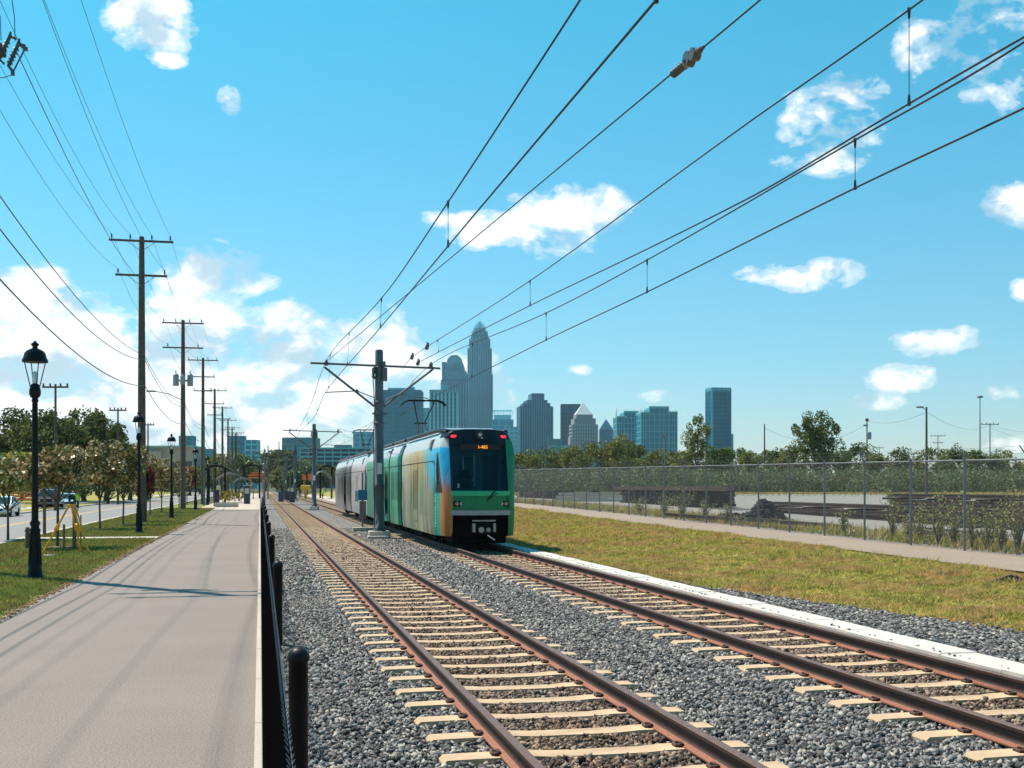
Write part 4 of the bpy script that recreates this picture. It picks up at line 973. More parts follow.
    # side details on the left and right walls
    for s in (-1, 1):
        b = MB(); side_panel(b, s, 0, 0, 0, 0, .006, poly=((.72, 1.72), (1.35, 1.72), (1.22, 2.95), (1.08, 3.0))); b.build('cab_side_window', M['glassdark'], T)
        for (y0, y1, z0, z1) in (((19.6, 21.0, 1.0, 2.75),) if first else ((19.6, 21., 1.0, 2.75),)):
            pass
        b = MB()
        for y in (1.5, 2.7, 3.35, 4.0, 4.65, 5.3, 6.3, 7.2, 8.1, 9.0, 11.2, 12.4, 13.6, 16.5, 18, 22, 23.4): b.box(*sorted((s*(sx(y, 1.8)-.01), s*(sx(y, 1.8)+.004))), y-.009, y+.009, .95, 2.74)
        for (ya, yb) in ((1.4, 9.98), (10.37, 14.48), (14.87, LEN-.02)): b.box(*sorted((s*(sx(5, 2.7)-.01), s*(sx(5, 2.7)+.006))), ya, yb, 2.71, 2.73)
        b.build('panel_seam', M['tunder'], T)
        for (y0, y1) in ((5.35, 6.65), (16.4, 17.7)):
            b = MB(); side_panel(b, s, y0+.06, y1-.06, .7, 2.6, .010, mi=0)
            d = b.build('door', wrapm if s < 0 or not first else M['tgreen'], T)
            b = MB(); side_panel(b, s, y0+.15, (y0+y1)/2-.05, 1.1, 2.5, .014); side_panel(b, s, (y0+y1)/2+.05, y1-.15, 1.1, 2.5, .014)
            b.build('door_window', M['wrapglass'], d)
        b = MB(); side_panel(b, s, 0, 0, 0, 0, .012, poly=((17.9, 1.2), (18.5, 1.2), (18.5, 2.62), (17.9, 2.62))); b.build('side_window', M['glassdark'], T)
        for (y0, y1) in ((11, 12.2), (12.6, 13.9), (15.2, 16.2), (19, 20.4), (20.8, 22.2)):
            b = MB(); side_panel(b, s, y0, y1, 1.35, 2.5, .008); b.build('side_window', M['wrapglass'], T)
        for yb in (4.2, 12.4, 21.5):
            for dy in (-.9, .9):
                b = MB(); b.cyl((s*.78, yb+dy, .33), (s*.66, yb+dy, .33), .33, n=20); b.cyl((s*.80, yb+dy, .33), (s*.70, yb+dy, .33), .12, n=10); b.build('wheel', M['tunder'], T)
    for yb in (4.2, 12.4, 21.5):
        b = MB(); b.box(-.95, .95, yb-1.5, yb+1.5, .22, .55, bev=.06); b.box(-.9, .9, yb-.4, yb+.4, .12, .3, bev=.03); b.build('bogie', M['tunder'], T)
    b = MB(); b.box(-1.0, 1.0, 6.5, 9.5, .15, .45, bev=.04); b.box(-1., 1., 15.5, 19, .15, .45, bev=.04); b.build('underfloor_box', M['tunder'], T)
    # pantograph
    pg = empty('pantograph', (0, 13.2, 0)); pg.parent = T; pg.location = (0, 13.6 if first else 14.5, 0)
    b = MB(); b.box(-.5, .5, -.6, .6, 3.80, 3.90); b.build('base_frame', M['tunder'], pg)
    b = MB(); H = 5.52
    for s in (-1, 1): b.cyl((s*.28, -.5, 3.85), (s*.14, .75, 4.6), .03, n=6); b.cyl((s*.14, .75, 4.6), (s*.42, -.25, H-.1), .025, n=6)
    b.cyl((-.28, .75, 4.6), (.28, .75, 4.6), .03, n=6); b.cyl((0, -.5, 3.95), (0, .7, 4.5), .015, n=5); b.build('arm', M['blackmatte'], pg)
    b = MB()
    for dy in (-.18, .18):
        b.tube([(-.95, dy, H-.22), (-.80, dy, H-.06), (-.6, dy, H), (.6, dy, H), (.80, dy, H-.06), (.95, dy, H-.22)], .03, 6)
    b.cyl((-.42, -.2, H-.06), (-.42, .2, H-.06), .02, n=5); b.cyl((.42, -.2, H-.06), (.42, .2, H-.06), .02, n=5); b.build('collector_head', M['blackmatte'], pg)
    return T
M['wrapglass'] = None
def wrapglass():
    m, nt, b = newmat('wrapped_window'); b.inputs['Base Color'].default_value = (.03, .05, .05, 1); b.inputs['Roughness'].default_value = .12
    t = nt.nodes.new('ShaderNodeBsdfTransparent'); mx = nt.nodes.new('ShaderNodeMixShader'); mx.inputs[0].default_value = .72
    out = [x for x in nt.nodes if x.type == 'OUTPUT_MATERIAL'][0]
    nt.links.new(b.outputs[0], mx.inputs[1]); nt.links.new(t.outputs[0], mx.inputs[2]); nt.links.new(mx.outputs[0], out.inputs[0]); return m
M['wrapglass'] = wrapglass()
TD = 36.6; TX = 6.73
TY = (TD-TX*SA)/CA
t1 = tram((TX, TY, .20), 'green tram car with painted rainbow wrap and an orange destination sign, leading towards the camera', M['wrap_art'], True)
t2 = tram((TX, TY+LEN+.55, .20), 'grey and black wrapped tram car coupled behind the green car', M['wrap_grey'], False)
# ------------------------------------------------------------------ trees
def leaf_cloud(centers, size, rng, flat=.0):
    n = len(centers); nrm = rng.normal(size=(n, 3)); nrm[:, 2] += flat; nrm /= np.linalg.norm(nrm, axis=1, keepdims=True)
    h = rng.normal(size=(n, 3)); u = np.cross(nrm, h); u /= np.linalg.norm(u, axis=1, keepdims=True); v = np.cross(nrm, u)
    s = size*rng.uniform(.6, 1.3, (n, 1)); u = u*s*.5; v = v*s*.36
    c = np.asarray(centers)
    return np.stack([c-u, c-v*1.0, c+u, c+v*1.0], 1)
def crown_points(rng, c, r, n, clumps, cl=.38, shell=.55, bottom=-.75):
    """leaf positions gathered in clumps that fill an uneven ellipsoid"""
    c = np.array(c); r = np.array(r); cs = []
    while len(cs) < clumps:
        p = rng.normal(size=3); p /= np.linalg.norm(p); p *= rng.uniform(shell, 1.0)**.8
        if p[2] < bottom: continue
        cs.append(p)
    cs = np.array(cs); k = rng.integers(0, clumps, n); rad = rng.uniform(.6, 1.25, clumps)*cl
    q = rng.normal(size=(n, 3)); q /= np.linalg.norm(q, axis=1, keepdims=True); q *= rng.uniform(.25, 1, (n, 1))**.5
    return c+(cs[k]+q*rad[k][:, None])*r, c+cs*r
def tree(loc, label, group, h, cw, mat, n=3000, leaf=.25, clumps=40, trunk=.12, ch=None, cl=.36, seed=0, limbs=6, name='tree', shell=.5, cat='tree', cd=None, trunkmat='bark'):
    """h height, cw crown width, ch crown height"""
    rng = np.random.default_rng(seed+11); ch = ch or h*.75; zc = h-ch/2
    T = empty(name, loc, 0, label, cat, group)
    k = 1/(1+cl*.8)
    pts, cs = crown_points(rng, (0, 0, zc), (cw/2*k, (cd or cw)/2*k, ch/2*k), n, clumps, cl, shell)
    V = leaf_cloud(pts, leaf, rng, .4); m = len(pts)
    np_mesh('crown', V, np.arange(4*m).reshape(-1, 4), mat, T)
    b = MB(); top = Vector((rng.normal(0, .1), rng.normal(0, .1), zc))
    b.tube([(0, 0, -.1), (0, 0, .2), Vector((rng.normal(0, trunk*.5), rng.normal(0, trunk*.5), (h-ch)*.9)), top], [trunk*1.35, trunk, trunk*.8, trunk*.35], 8)
    for j in range(min(limbs, len(cs))):
        e = Vector(cs[j]); s = Vector((0, 0, max(.3, (h-ch)*.8+j*.1*trunk))); mid = s.lerp(e, .5)+Vector((0, 0, -.08*h*.3)); b.tube([s, mid, e], [trunk*.55, trunk*.35, trunk*.12], 5)
    b.build('trunk', M[trunkmat], T)
    return T
G_mag = foliage('magnolia_leaf', [(0.0635, 0.0816, 0.0217), (0.1359, 0.145, 0.0363), (0.2719, 0.1812, 0.0544), (0.4713, 0.3081, 0.1269), (0.7612, 0.6162, 0.3987)], .35, None, .15)
G_magy = foliage('yellowish_leaf', [(0.078, 0.0936, 0.0187), (0.1872, 0.2028, 0.0312), (0.3744, 0.3432, 0.0624), (0.5304, 0.4212, 0.1248), (0.702, 0.624, 0.3744)], .45, None, .2)
G_dark = foliage('dark_leaf', [(0.024, 0.042, 0.0144), (0.066, 0.096, 0.024), (0.132, 0.156, 0.0384), (0.204, 0.204, 0.06)], .6, None, .3)
G_mid = foliage('green_leaf', [(0.0319, 0.0718, 0.0191), (0.0798, 0.1355, 0.0319), (0.1436, 0.1835, 0.0479), (0.2393, 0.2393, 0.0798)], .5, None, .25)
G_olive = foliage('olive_leaf', [(0.0535, 0.0891, 0.0214), (0.1426, 0.1782, 0.0446), (0.2495, 0.2495, 0.0624), (0.3743, 0.3209, 0.1069)], .5, None, .25)
G_pale = foliage('pale_leaf', [(0.075, 0.1125, 0.045), (0.15, 0.1875, 0.075), (0.195, 0.225, 0.105), (0.24, 0.255, 0.12)], .6, None, .25)
G_red = foliage('red_leaf', [(.12, .03, .02), (.28, .06, .04), (.42, .10, .06), (.08, .08, .03)], .5, None, .25)
row = [  # px, D, top y, crown width, crown bottom z, label, material
 (8, 47, 447, 3.2, 1.3, 'yellowish young tree at the left edge behind the nearest lamp post', G_magy),
 (57.5, 40.9, 445, 3.0, 1.85, 'brown and olive leaved young tree right behind the surveying tripod', G_mag),
 (100, 58, 441, 2.9, 1.6, 'olive brown young tree between tripod and second lamp post, the one nearer the tripod', G_mag),
 (123, 64, 440, 2.8, 1.6, 'brown and olive leaved young tree just left of the second lamp post', G_mag),
 (150, 83, 452, 2.7, 1.3, 'small leafy tree with leaning trunk right of the second lamp post', G_mag),
 (161.5, 92, 455, 2.5, 1.3, 'small leafy tree just left of the third lamp post', G_mag),
 (179, 110, 462, 2.6, 1.2, 'small leafy tree under the transformer pole', G_mag),
 (187, 132, 465, 2.4, 1.0, 'reddish leaved small tree right of the transformer pole', G_red),
 (146, 70, 462, 1.2, 1.2, 'thin red leaved sapling between second and third lamp posts', G_red)]
for k, (px, D, ty, cw, zb, lab, mt) in enumerate(row):
    h = zy(ty, D)
    tree(at(px, D, -.02), lab, 'young trees on the verge', h+.1, cw*1.18, mt, n=int(4600 if k < 4 else 2200), leaf=.17 if k < 4 else .2, clumps=46, trunk=.05, ch=h-zb, cl=.34, seed=k, limbs=9, shell=.35)
big = [(-14, 152, 396, 13), (22, 158, 399, 11), (52, 150, 399, 11), (84, 156, 404, 11), (106, 162, 415, 9), (130, 175, 440, 7)]
for k, (px, D, ty, cw) in enumerate(big):
    h = zy(ty, D); tree(at(px, D), 'big dark green tree across the road, %s from the left' % ORD[k], 'big trees across the road', h, cw, G_dark, n=6500, leaf=.42, clumps=70, trunk=.35, ch=h*.86, cl=.27, seed=40+k, shell=.45)
for k, (px, D, ty, cw, mt) in enumerate([(8, 128, 455, 9, G_olive), (40, 135, 458, 8, G_olive), (75, 138, 462, 8, G_mid), (108, 145, 462, 8, G_mid), (140, 165, 466, 8, G_mid), (172, 200, 470, 8, G_olive)]):
    h = zy(ty, D); tree(at(px, D), 'low bushy tree at the far roadside, %s from the left' % ORD[k], 'bushy trees at the far roadside', h, cw, mt, n=2600, leaf=.32, clumps=40, trunk=.15, ch=h*.95, cl=.34, seed=60+k)
for k, (px, D, ty, w_, mt) in enumerate([(212, 420, 452, 14, G_mid), (226, 380, 447, 18, G_olive), (239, 340, 452, 13, G_mid), (266, 420, 448, 13, G_dark), (277, 400, 447, 12, G_dark), (287, 380, 447, 11, G_dark),
                      (300, 380, 456, 13, G_pale), (312, 420, 459, 12, G_mid), (325, 400, 462, 12, G_pale), (338, 420, 464, 12, G_olive), (250, 460, 462, 12, G_mid), (200, 300, 464, 11, G_mid), (283, 300, 466, 9, G_olive), (296, 290, 468, 8, G_mid), (352, 420, 466, 14, G_mid), (190, 260, 462, 9, G_olive)]):
    h = zy(ty, D); tree(at(px, D), 'distant tree beyond the station, bearing %s' % ('over the %s lamp post side' % ORD[k] if False else 'number'), 'distant trees beyond the station', h, w_, mt, n=2300, leaf=.75, clumps=40, trunk=.3, ch=h*.92, cl=.3, seed=80+k)
    lab = ['behind the fifth lamp post', 'rising left of the glass office blocks', 'below the left glass office block', 'dark, left of the low teal office block', 'dark, at the left corner of the low teal block', 'dark, in front of the low teal block',
           'pale, just left of the second mast', 'behind the second mast', 'pale, just right of the second mast', 'olive, left of the tram rear', 'between the glass office blocks and the station', 'right of the transformer pole', 'low and olive above the station tracks', 'low, above the station right platform', 'behind the rear of the tram', 'low and olive right of the third lamp post'][k]
    bpy.context.scene.collection.objects[-1]
    T = [o for o in COL.objects if o.get('label', '').endswith('bearing number')][0]; T['label'] = 'distant tree ' + lab
# tree line beyond the yard, right
TL = [(523, 451, 60), (541, 447, 62), (560, 450, 60), (577, 447, 50), (597, 441, 60), (612, 434, 74), (627, 447, 60), (640, 438, 58), (655, 452, 60), (672, 449, 60), (688, 452, 50), (716, 447, 66),
      (738, 450, 60), (757, 446, 60), (778, 449, 60), (795, 451, 60), (836, 448, 60), (858, 446, 70), (880, 452, 50), (905, 455, 66), (935, 449, 70), (958, 446, 66), (985, 449, 60), (1010, 450, 70)]
where = ['just right of the tram', 'below the stepped grey tower', 'below the gap left of the teal slab', 'below the pyramid roofed tower', 'tall, right of the pyramid roofed tower', 'tallest of the line left of the twin glass towers', 'low, below the left twin tower',
         'dark and tall before the right twin tower', 'low, before the right end of the twin towers', 'by the thin grey lamp pole', 'low, left of the slender pale tree', 'below the lone slab tower', 'right of the lone slab tower', 'left of the slim dark pole', 'right of the slim dark pole', 'low, left of the broad yard tree',
         'low, right of the broad yard tree', 'round, left of the transformer pole', 'low, right of the transformer pole', 'low, left of the lamp arm pole', 'right of the lamp arm pole', 'left of the floodlight mast', 'round the crossarm pole', 'at the right edge']
for k, (px, ty, wpx) in enumerate(TL):
    D = 215+((k*37) % 45); ty = ty-2-(k*53 % 7); h = zy(ty, D)-.8; w_ = wpx*.62*D/F*1.4
    tree(at(px, D, .8), 'tree of the far tree line ' + where[k], 'tree line beyond the storage yard', h, w_, [G_olive, G_mid, G_dark, G_mid, G_olive][(k*3) % 5], n=4200, leaf=.42, clumps=34, trunk=.22, ch=h*.95, cl=.34, seed=120+k, cd=7)
D = 205; h = zy(401, D)-.8
tree(at(818, D, .8), 'broad airy tree standing tall above the yard hedge', None, h, 10.4, G_mid, n=8500, leaf=.36, clumps=60, trunk=.28, ch=h*.80, cl=.25, seed=207, shell=.2, limbs=16)
D = 200; h = zy(411, D)-.8
tree(at(698, D, .8), 'slender pale tree left of the lone slab tower', None, h, 5.8, G_olive, n=4200, leaf=.30, clumps=36, trunk=.16, ch=h*.72, cl=.3, seed=202, shell=.15, limbs=12)
# hedge belt behind the yard: one mass nobody could count
rng = np.random.default_rng(5); P_ = []
for i in range(330):
    px = 500+i*1.85; D = 176+rng.uniform(-4, 10)+(6*math.sin(i*.05)); hgt = (1.7+rng.uniform(.6, 2.3))
    c = at(px, D, .8+hgt*.5); m = 260; q = rng.normal(size=(m, 3)); q /= np.linalg.norm(q, axis=1, keepdims=True); q *= rng.uniform(.4, 1, (m, 1))**.4
    P_.append(np.array(c)+q*np.array([rng.uniform(1.4, 2.4), 1.6, hgt*.62]))
P_ = np.concatenate(P_); V = leaf_cloud(P_, .34, rng, .3)
tag(np_mesh('shrub_belt', V, np.arange(4*len(P_)).reshape(-1, 4), G_pale), 'long belt of grey green shrubs behind the storage yard', 'shrubs', kind='stuff')
# dry grass strip in front of it, pale kerb line
X = []; 
for i in range(9000): X.append(at(rng.uniform(500, 1120), rng.uniform(150, 172), .82))
X = np.array(X); v, f = blades(X[:, 0], X[:, 1], X[:, 2], .45, .12, 4, .8)
tag(np_mesh('grass', v, f, M['bladedry']), 'dry grass strip at the foot of the shrub belt', 'grass', kind='stuff')
b = MB()
p, q = at(690, 148, .85), at(1060, 142, .85); n_ = 60
for i in range(n_):
    a_, c_ = p.lerp(q, i/n_), p.lerp(q, (i+.8)/n_); b.cyl(a_, c_, .16, n=6)
tag(b.build('parking_kerb', M['lightconc']), 'row of pale concrete kerb stones at the far side of the yard', 'kerb stones')
# shrubs along the tall fence
G_weed = foliage('weed_leaf', [(0.125, 0.15, 0.0375), (0.25, 0.275, 0.075), (0.375, 0.375, 0.125), (0.475, 0.4125, 0.175)], .6, None, .4)
wd = [(640, 1.0, 1.2), (664, 1.3, 1.5), (683, 1.5, 1.7), (705, 1.1, 1.3), (728, .9, 1.2), (843, .9, .8), (893, 1.7, .9), (908, 1.1, 1.2), (921, 1.2, 1.5), (938, 1.5, 1.8), (953, 1.4, 1.7), (972, 1.1, 1.0), (987, 1.5, 1.7), (1002, 1.4, 1.5), (1018, 2.0, 1.7)]
for k, (px, h, w_) in enumerate(wd):
    X0 = 19.1; D = F*X0/(CA*(px-VX)); p = at(px, D); p.z = zr(p.x, p.y)
    rng = np.random.default_rng(300+k); n_ = int(500*w_); T = empty('weed_shrub', p, 0, 'straggly green shrub against the tall fence, %s from the left' % ORD[k], 'shrub', 'shrubs along the tall fence')
    st = []; b = MB()
    for s in range(22):
        a_ = rng.uniform(0, 6.28); ln = h*rng.uniform(.45, 1.05); sp = w_*.5*rng.uniform(.1, 1)
        e = Vector((math.cos(a_)*sp, math.sin(a_)*sp, ln)); mid = Vector((e.x*.3, e.y*.3, ln*.55)); b.tube([(0, 0, 0), mid, e], [.012, .008, .003], 4)
        for q in range(n_//60+2):
            t_ = rng.uniform(.2, 1.05); c_ = (mid*(2*t_) if t_ < .5 else mid.lerp(e, min(1.1, 2*t_-1))); st.append((c_.x+rng.normal(0, .05), c_.y+rng.normal(0, .05), c_.z+rng.normal(0, .04)))
    V = leaf_cloud(np.array(st), .075, rng, .2); np_mesh('foliage', V, np.arange(4*len(st)).reshape(-1, 4), G_weed, T); b.build('stems', M['stake'], T)
# ------------------------------------------------------------------ material piles in the yard
M['rust2'] = rust('stored_rail_rust', (.03, .015, .011), (.10, .046, .034)); M['oldtie'] = simple('old_timber', (.045, .034, .028), .95, var=.4, scale=5)
def rail_stack(X, y0, y1, rows, cols, z0, label, px_=None):
    T = empty('rail_stack', (X, (y0+y1)/2, z0), 0, label, 'rail stack'); Lh = (y1-y0)/2
    b = MB()
    for k in range(6): y = -Lh+1+k*(2*Lh-2)/5; b.box(-1.3, 1.3, y-.12, y+.12, 0, .2)
    b.build('bearer', M['oldtie'], T)
    r = random.Random(int(X*10+y0))
    z = .2
    for j in range(rows):
        for i in range(cols):
            bb = MB(); x = (i-(cols-1)/2)*.19; o = r.uniform(-1.2, 1.2); l2 = Lh*r.uniform(.86, 1.0)
            bb.box(x-.07, x+.07, o-l2, o+l2, z, z+.02); bb.box(x-.012, x+.012, o-l2, o+l2, z+.02, z+.14); bb.box(x-.036, x+.036, o-l2, o+l2, z+.14, z+.18)
            bb.build('stored_rail', M['rust2'], T)
        z += .185
        if j % 2 == 1 and j < rows-1:
            bb = MB()
            for k in range(6): y = -Lh+1+k*(2*Lh-2)/5; bb.box(-1.1, 1.1, y-.06, y+.06, z, z+.09)
            bb.build('spacer', M['oldtie'], T); z += .095
    return T
rail_stack(27.4, 35, 60, 3, 5, .42, 'long stack of rusty rails behind the fence at the right')
rail_stack(30.4, 32, 53, 5, 5, .44, 'second stack of rusty rails just behind the long one at the right')
def tie_stack(X, Y, L, rows, label, rz=0):
    T = empty('timber_stack', (X, Y, zr(X, Y)), rz, label, 'timber stack'); r = random.Random(int(X+Y)); n = int(L/.27)
    for j in range(rows):
        b = MB()
        for i in range(n):
            if j == rows-1 and r.random() < .25: continue
            y = -L/2+i*.27; d = r.uniform(-.12, .12); b.box(-1.3+d, 1.3+d, y, y+.235, j*.2, j*.2+.185)
        o = b.build('timber_layer', M['oldtie'], T)
    return T
tie_stack(27.6, 77.0, 15.5, 5, 'dark stack of old timbers left of the middle of the fence')
T = empty('rail_stack', (27.2, 77, 0), 0, 'pair of long rusty rails lying on top of the dark timber stack', 'rails')
zt = zr(27, 77)+5*.2
for dx in (-.9, -.3, .3, .8): b = MB(); b.box(dx-.1, dx+.1, -12.5+dx, 9.5, zt+.02, zt+.24); b.box(dx-.2, dx+.2, -12.5+dx, 9.5, zt+.0, zt+.02); b.build('stored_rail', M['rust2'], T)
tie_stack(28.5, 118, 14, 4, 'low dark timber stack farther left behind the fence')
T = empty('beam_pile', at(615, 96, zr(28, 96)), -.25, 'pale concrete beams lying beside the timber stack', 'beams'); r = random.Random(3)
for k in range(6): b = MB(); b.box(-5+k*.2, 3.5+k*.1, k*.55-1.6, k*.55-1.35, .0+.25*(k % 3), .22+.25*(k % 3)); b.build('beam', M['concrete'], T)
# dark heap
def heap(px, D, w_, d_, h, label, n=900, mat='blackmatte', size=.28, name='tarp_heap'):
    p = at(px, D); p.z = zr(p.x, p.y); rng = np.random.default_rng(int(px)); a_ = rng.uniform(0, 6.28, n); r_ = rng.uniform(0, 1, n)**.6
    X = np.cos(a_)*r_*w_/2; Y = np.sin(a_)*r_*d_/2; Z = h*np.clip(1-r_**1.6, 0, 1)*rng.uniform(.35, 1, n)*(.75+.25*np.sin(X*3+1))
    o = rocks_at(name, X, Y, Z, size, M[mat]); o.location = p; o.rotation_euler = (0, 0, -A); tag(o, label, 'heap'); return o
M['debris'] = simple('dark_debris', (.025, .022, .022), .9, var=.4, scale=3)
heap(762, 49.5, 2.5, 2.2, 1.05, 'black heap of debris standing in the gap between the stacks', mat='debris')
heap(731, 53, 2.6, 1.2, .35, 'low scatter of dark debris left of the black heap', 300, 'debris', .22)
heap(593, 100, 2.6, 2., 1.1, 'dark bundle among the far timber stacks', 400, 'debris', .35)
heap(1012, 22.5, .9, .3, .16, 'small clods of brown dirt on the gravel path at the right edge', 70, 'soil', .09, 'dirt_clods')
for k, (px, D, ln, rz) in enumerate([(700, 52, 3.2, .9), (725, 50, 3.6, 1.1), (790, 46, 3.4, 1.3), (815, 44, 2.6, 1.2), (948, 36.5, 2.4, .4), (960, 38, 2.8, 1.0)]):
    p = at(px, D); p.z = zr(p.x, p.y)+.1; b = MB(); b.box(-.09, .09, -ln/2, ln/2, 0, .15, bev=.01)
    o = b.build('timber', simple('loose_timber_%s' % 'abcdef'[k], (.18, .13, .10), .9, var=.3, scale=4), None, p); o.rotation_euler = (.07, 0, rz)
    tag(o, 'weathered timber lying on the ground behind the tall fence, %s from the left' % ORD[k], 'timber', 'loose timbers behind the fence')
# ------------------------------------------------------------------ skyline
def facade(name, wall, col, fin, rough=.25):
    return simple(name, wall, rough, 0, .12, .01, spec=.7)
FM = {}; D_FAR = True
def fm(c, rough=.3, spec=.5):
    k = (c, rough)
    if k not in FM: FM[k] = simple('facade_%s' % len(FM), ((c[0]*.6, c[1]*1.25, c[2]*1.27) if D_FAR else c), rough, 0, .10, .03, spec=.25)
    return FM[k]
def block(b, cx, w, d, z0, z1, mi=0): b.box(cx-w/2, cx+w/2, -d/2, d/2, z0, z1, mi)
def gridwork(T, cx, w, d, z0, z1, mat, floor=4., col=6., fz=.35, fx=.3, proud=.5, vert=True, horiz=True, dy=0):
    b = MB()
    if horiz:
        z = z0+floor
        while z < z1-.1: b.box(cx-w/2-proud*.7, cx+w/2+proud*.7, -d/2-proud*.7+dy, d/2+proud*.7+dy, z-floor*fz, z); z += floor
    if vert:
        n = max(2, int(round(w/col)))
        for i in range(n+1):
            x = cx-w/2+w*i/n; b.box(x-col*fx/2, x+col*fx/2, -d/2-proud+dy, -d/2+.2+dy, z0, z1)
        m = max(2, int(round(d/col)))
        for s in (-1, 1):
            for i in range(m+1):
                y = -d/2+d*i/m+dy; b.box(*sorted((cx+s*(w/2-.2), cx+s*(w/2+proud))), y-col*fx/2, y+col*fx/2, z0, z1)
    return b.build('facade_grid', mat, T)
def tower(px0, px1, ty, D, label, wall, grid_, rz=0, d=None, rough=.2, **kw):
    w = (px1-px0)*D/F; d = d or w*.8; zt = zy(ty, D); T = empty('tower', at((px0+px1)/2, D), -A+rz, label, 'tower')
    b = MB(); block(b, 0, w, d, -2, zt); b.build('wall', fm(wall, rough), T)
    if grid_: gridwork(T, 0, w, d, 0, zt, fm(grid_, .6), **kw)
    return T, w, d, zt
TEAL = (.004, .17, .225); TEAL2 = (.05, .21, .28); NAVY = (.035, .095, .15); GREYB = (.12, .19, .24); CONC = (.28, .33, .37)
# A teal block
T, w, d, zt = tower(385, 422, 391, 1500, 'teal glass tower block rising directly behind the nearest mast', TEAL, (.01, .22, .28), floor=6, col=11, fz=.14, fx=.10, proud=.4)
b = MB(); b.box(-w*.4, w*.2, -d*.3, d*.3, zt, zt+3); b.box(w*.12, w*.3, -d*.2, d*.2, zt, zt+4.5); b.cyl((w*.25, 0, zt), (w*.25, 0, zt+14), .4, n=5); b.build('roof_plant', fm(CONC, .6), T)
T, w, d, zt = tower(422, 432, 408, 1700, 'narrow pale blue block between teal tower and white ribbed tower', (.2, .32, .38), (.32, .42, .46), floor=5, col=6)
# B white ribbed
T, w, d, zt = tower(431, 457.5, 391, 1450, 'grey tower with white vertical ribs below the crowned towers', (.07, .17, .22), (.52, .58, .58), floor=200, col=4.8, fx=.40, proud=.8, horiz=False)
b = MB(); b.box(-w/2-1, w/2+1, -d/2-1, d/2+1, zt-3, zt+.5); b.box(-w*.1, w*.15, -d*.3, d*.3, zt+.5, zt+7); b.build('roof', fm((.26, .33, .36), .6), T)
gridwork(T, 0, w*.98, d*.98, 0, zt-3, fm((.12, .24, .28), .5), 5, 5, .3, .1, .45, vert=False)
# C curved crown tower
D = 1850; T = empty('tower', at(455.5, D), -A+.0, 'grey blue tower with a rounded stepped crown beside the tallest tower', 'tower'); s_ = D/F
b = MB(); 
for (x0, x1, ty, dd) in ((-14, 12, 381, 40), (-13, -9, 363, 34), (-10, 11, 372, 36)): b.box(x0*s_, x1*s_, -dd/2, dd/2, -2, zy(ty, D))
b.build('wall', fm((.20, .25, .31), .25), T)
b = MB()
pr = [(-10.5, 375), (-9.5, 368), (-7.5, 360), (-4, 356.5), (2, 356), (6, 359), (8.5, 366), (10.5, 376)]
b.prism([(x*s_, zy(y, D)) for x, y in pr], 'y', -16, 16, 0); b.build('crown', fm((.28, .38, .44), .35), T)
b = MB()
for x in np.linspace(-13, 11, 10): b.box(x*s_-.5, x*s_+.5, -22, -19.5, 0, zy(383, D))
for x in np.linspace(-9, 9.5, 12): b.box(x*s_-.4, x*s_+.4, -18.6, -16, zy(380, D), zy(362+abs(x-.5)*.9, D))
b.build('facade_grid', fm((.42, .46, .5), .5), T)
# D tallest tower with crown of spires
D = 1925; s_ = D/F; T = empty('tower', at(479.8, D), -A, 'tallest tower of the skyline with a pointed crown of spires', 'tower')
tiers = [(12.2, 420), (11.6, 374), (11.0, 358), (9.8, 345), (8.6, 340)]
b = MB(); prev = -2
for i, (hw_, ty) in enumerate([(12.4, 376), (11.4, 350), (9.8, 341), (8.4, 336), (6.8, 332), (5.0, 329)]):
    z1 = zy(ty, D); c = hw_*s_; k = c*.25
    b.prism([(-c+k, -c), (c-k, -c), (c, -c+k), (c, c-k), (c-k, c), (-c+k, c), (-c, c-k), (-c, -c+k)], 'z', prev, z1); prev = z1
b.build('wall', fm((.22, .25, .31), .25), T)
b = MB()
for (hw_, z0y, z1y, n_) in ((12.4, 485, 376, 13), (11.4, 376, 350, 11), (9.8, 350, 341, 9)):
    for i in range(n_+1):
        x = (-hw_+2*hw_*i/n_)*s_*.86; b.box(x-.75, x+.75, -hw_*s_-1.0, -hw_*s_+.3, zy(z0y, D), zy(z1y, D)+2)
        b.box(hw_*s_-.3, hw_*s_+1.0, x-.75, x+.75, zy(z0y, D), zy(z1y, D)+2); b.box(-hw_*s_-1.0, -hw_*s_+.3, x-.75, x+.75, zy(z0y, D), zy(z1y, D)+2)
b.build('facade_ribs', fm((.42, .42, .46), .5), T)
b = MB()
for ring, (rad, ztop, zbot) in enumerate(((11, 350, 358), (9.4, 337, 345), (8.0, 331, 341), (6.2, 326.5, 336), (4., 323, 332), (1.6, 321.5, 329))):
    m = 16-2*ring
    for i in range(m):
        an = 2*math.pi*i/m+.2*ring; x, y = math.cos(an)*rad*s_, math.sin(an)*rad*s_; b.cyl((x, y, zy(zbot+3, D)), (x*.98, y*.98, zy(ztop, D)), 1.5, .35, 5)
b.build('crown', fm((.42, .50, .56), .4), T)
b = MB(); b.cyl((0, 0, zy(330, D)), (0, 0, zy(320, D)), 1.4, .3, 6); b.build('spire', fm((.4, .45, .5), .4), T)
